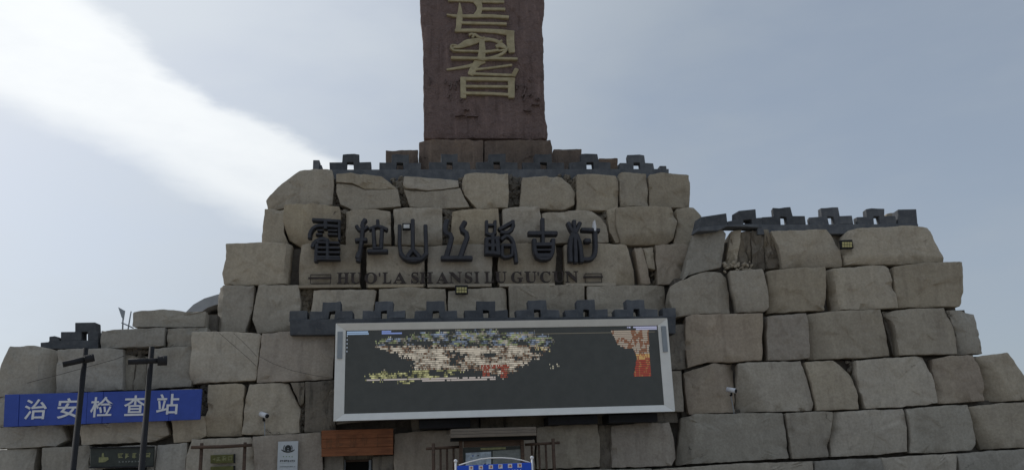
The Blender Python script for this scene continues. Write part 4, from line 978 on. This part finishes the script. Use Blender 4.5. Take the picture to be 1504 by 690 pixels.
# wall lamps
def flood(x0, x1, y0, y1, plane, label, lens=True):
    o = empty('floodlight', plane.world(plane.uz((x0+x1)/2, y1)[0], plane.uz(x0, y1)[1]), label, 'lamp', ang=plane.ang)
    pbox(x0, x1, y0, y1, plane, -.12, .02, 'black', o, 'housing', .012)
    pbox((x0+x1)/2-2, (x0+x1)/2+2, y0-1.2, y0+4, plane, .02, .32, 'black', o, 'bracket')
    if lens:
        for r_ in range(2):
            for c in range(4):
                wx = (x1-x0-3)/4; wy = (y1-y0-4.2)/2; xx = x0+1.5+c*wx; yy = y0+2.9+r_*wy
                pbox(xx+.35, xx+wx-.35, yy+.4, yy+wy-.4, plane, -.135, -.122, 'yellow_led', o, 'led_lens')
    else: pbox(x0+1.8, x1-1.8, y0+2, y1-2, plane, -.135, -.122, 'alu', o, 'lens')
flood(668.5, 687, 419.5, 432.5, A.deeper(-.12), 'small floodlight with eight yellow lenses below the serif letters')
flood(1233, 1251, 353.5, 366, RR[5].deeper(-.10), 'small floodlight with yellow lenses high on the right-hand wall')
flood(591, 603.5, 329, 338.5, C_.deeper(-.12), 'small black floodlight with a pale lens behind the third character', False)

# security cameras
def cctv(x, y, plane, label, toward):
    p = plane.hit(x, y); o = empty('security_camera', p, label, 'camera', 'security cameras on the walls')
    n_ = -plane.v; b0 = p + n_*.02 + Vector((0, 0, -.12))
    tube([b0, b0 + n_*.16], .03, 'black', o, 'wall_mount'); tube([b0 + n_*.15, b0 + n_*.15 + Vector((0, 0, .12))], .03, 'black', o, 'bracket')
    c = b0 + n_*.16 + Vector((0, 0, .15)); d_ = (n_*.6 + plane.u*toward + Vector((0, 0, -.25))).normalized()
    tube([c - d_*.14, c + d_*.14], [.075, .075], 'white', o, 'body', 14); tube([c + d_*.135, c + d_*.17], .06, 'black', o, 'lens', 14)
    tube([b0 + n_*.03, b0 + n_*.04 + Vector((.03, 0, -.3)), b0 + n_*.05 + Vector((.05, 0, -.7))], .014, 'alu_grey', o, 'cable', 6)
cctv(389, 611, MAIN.deeper(.1), 'white security camera on the block above the white plaque', .7)
cctv(1072, 574.5, RR[2].deeper(-.02), 'white security camera on the pinkish block of the right-hand wall', .8)

# cables, rods, vaulted roof behind
def cable(pts, plane, r, label):
    P = [plane.hit(*p) for p in pts]; c = sum(P, Vector())/len(P); v, f = tube_geo([p-c for p in P], [r]*len(P), 6)
    tag(link('cable', v, f, 'cable', None, c, 0, True), label, 'cable')
cb = MAIN.deeper(.12)
cable([(322, 489), (334, 499), (350, 513), (366, 527), (376, 537)], cb, .006, 'longest slack cable slanting over the block left of the screen')
cable([(343, 489), (356, 501), (368, 513), (377, 523)], cb, .005, 'short slack cable slanting beside the longest one')
cable([(381, 523), (402, 534), (430, 544), (462, 551), (489, 555)], MAIN.deeper(.1), .005, 'thin cable sagging to the left edge of the screen')
cable([(40, 562), (90, 549), (130, 538), (170, 527), (208, 512)], Plane(0, 18.5), .006, 'thin wire rising behind the two lamp poles')
RD = MAIN.deeper(1.6)
rod = empty('rod_bracket', RD.world(RD.uz(183, 484)[0], RD.uz(183, 484)[1]), 'thin rods with a small pennant on the left wing', 'rod')
tube([RD.hit(180, 488), RD.hit(180.5, 470), RD.hit(182.5, 456)], .022, 'alu_grey', rod, 'upright'); tube([RD.hit(187.5, 487), RD.hit(192.5, 457)], .02, 'alu_grey', rod, 'upright'); tube([RD.hit(178.5, 473.5), RD.hit(196, 481.5)], .02, 'alu_grey', rod, 'brace')
prism([(174, 451), (184, 456.5), (182, 470), (179, 466)], RD, -.03, .0, 'alu_grey', rod, 'pennant')
VB = MAIN.deeper(6)
vr = empty('vaulted_roof', VB.world(VB.uz(330, 470)[0], VB.uz(330, 470)[1]), 'grey curved vault roof showing behind the left wing', 'roof')
pin = [VB.uz(*p) for p in ((272, 459), (284, 447), (300, 438), (320, 432), (345, 431), (370, 437))]; pin2 = [VB.uz(*p) for p in ((294, 459), (304, 452), (316, 447.5), (330, 445), (345, 445), (360, 448))]
v = [(a, 0, z) for a, z in pin] + [(a, 0, z) for a, z in pin2] + [(a, 5, z) for a, z in pin] + [(a, 5, z) for a, z in pin2]; f = []
for i in range(5): f += [(i, i+1, 7+i, 6+i), (12+i, 18+i, 19+i, 13+i), (i, 12+i, 13+i, i+1), (6+i, 7+i, 19+i, 18+i)]
f += [(0, 6, 18, 12), (5, 17, 23, 11)]
link('shell', v, f, 'roof', vr, VB.o, 0)
a, z = VB.uz(320, 470); wbox(a-.6, a+2.6, 0, z+.35, .6, 4.6, VB, 'core', vr, 'wall')
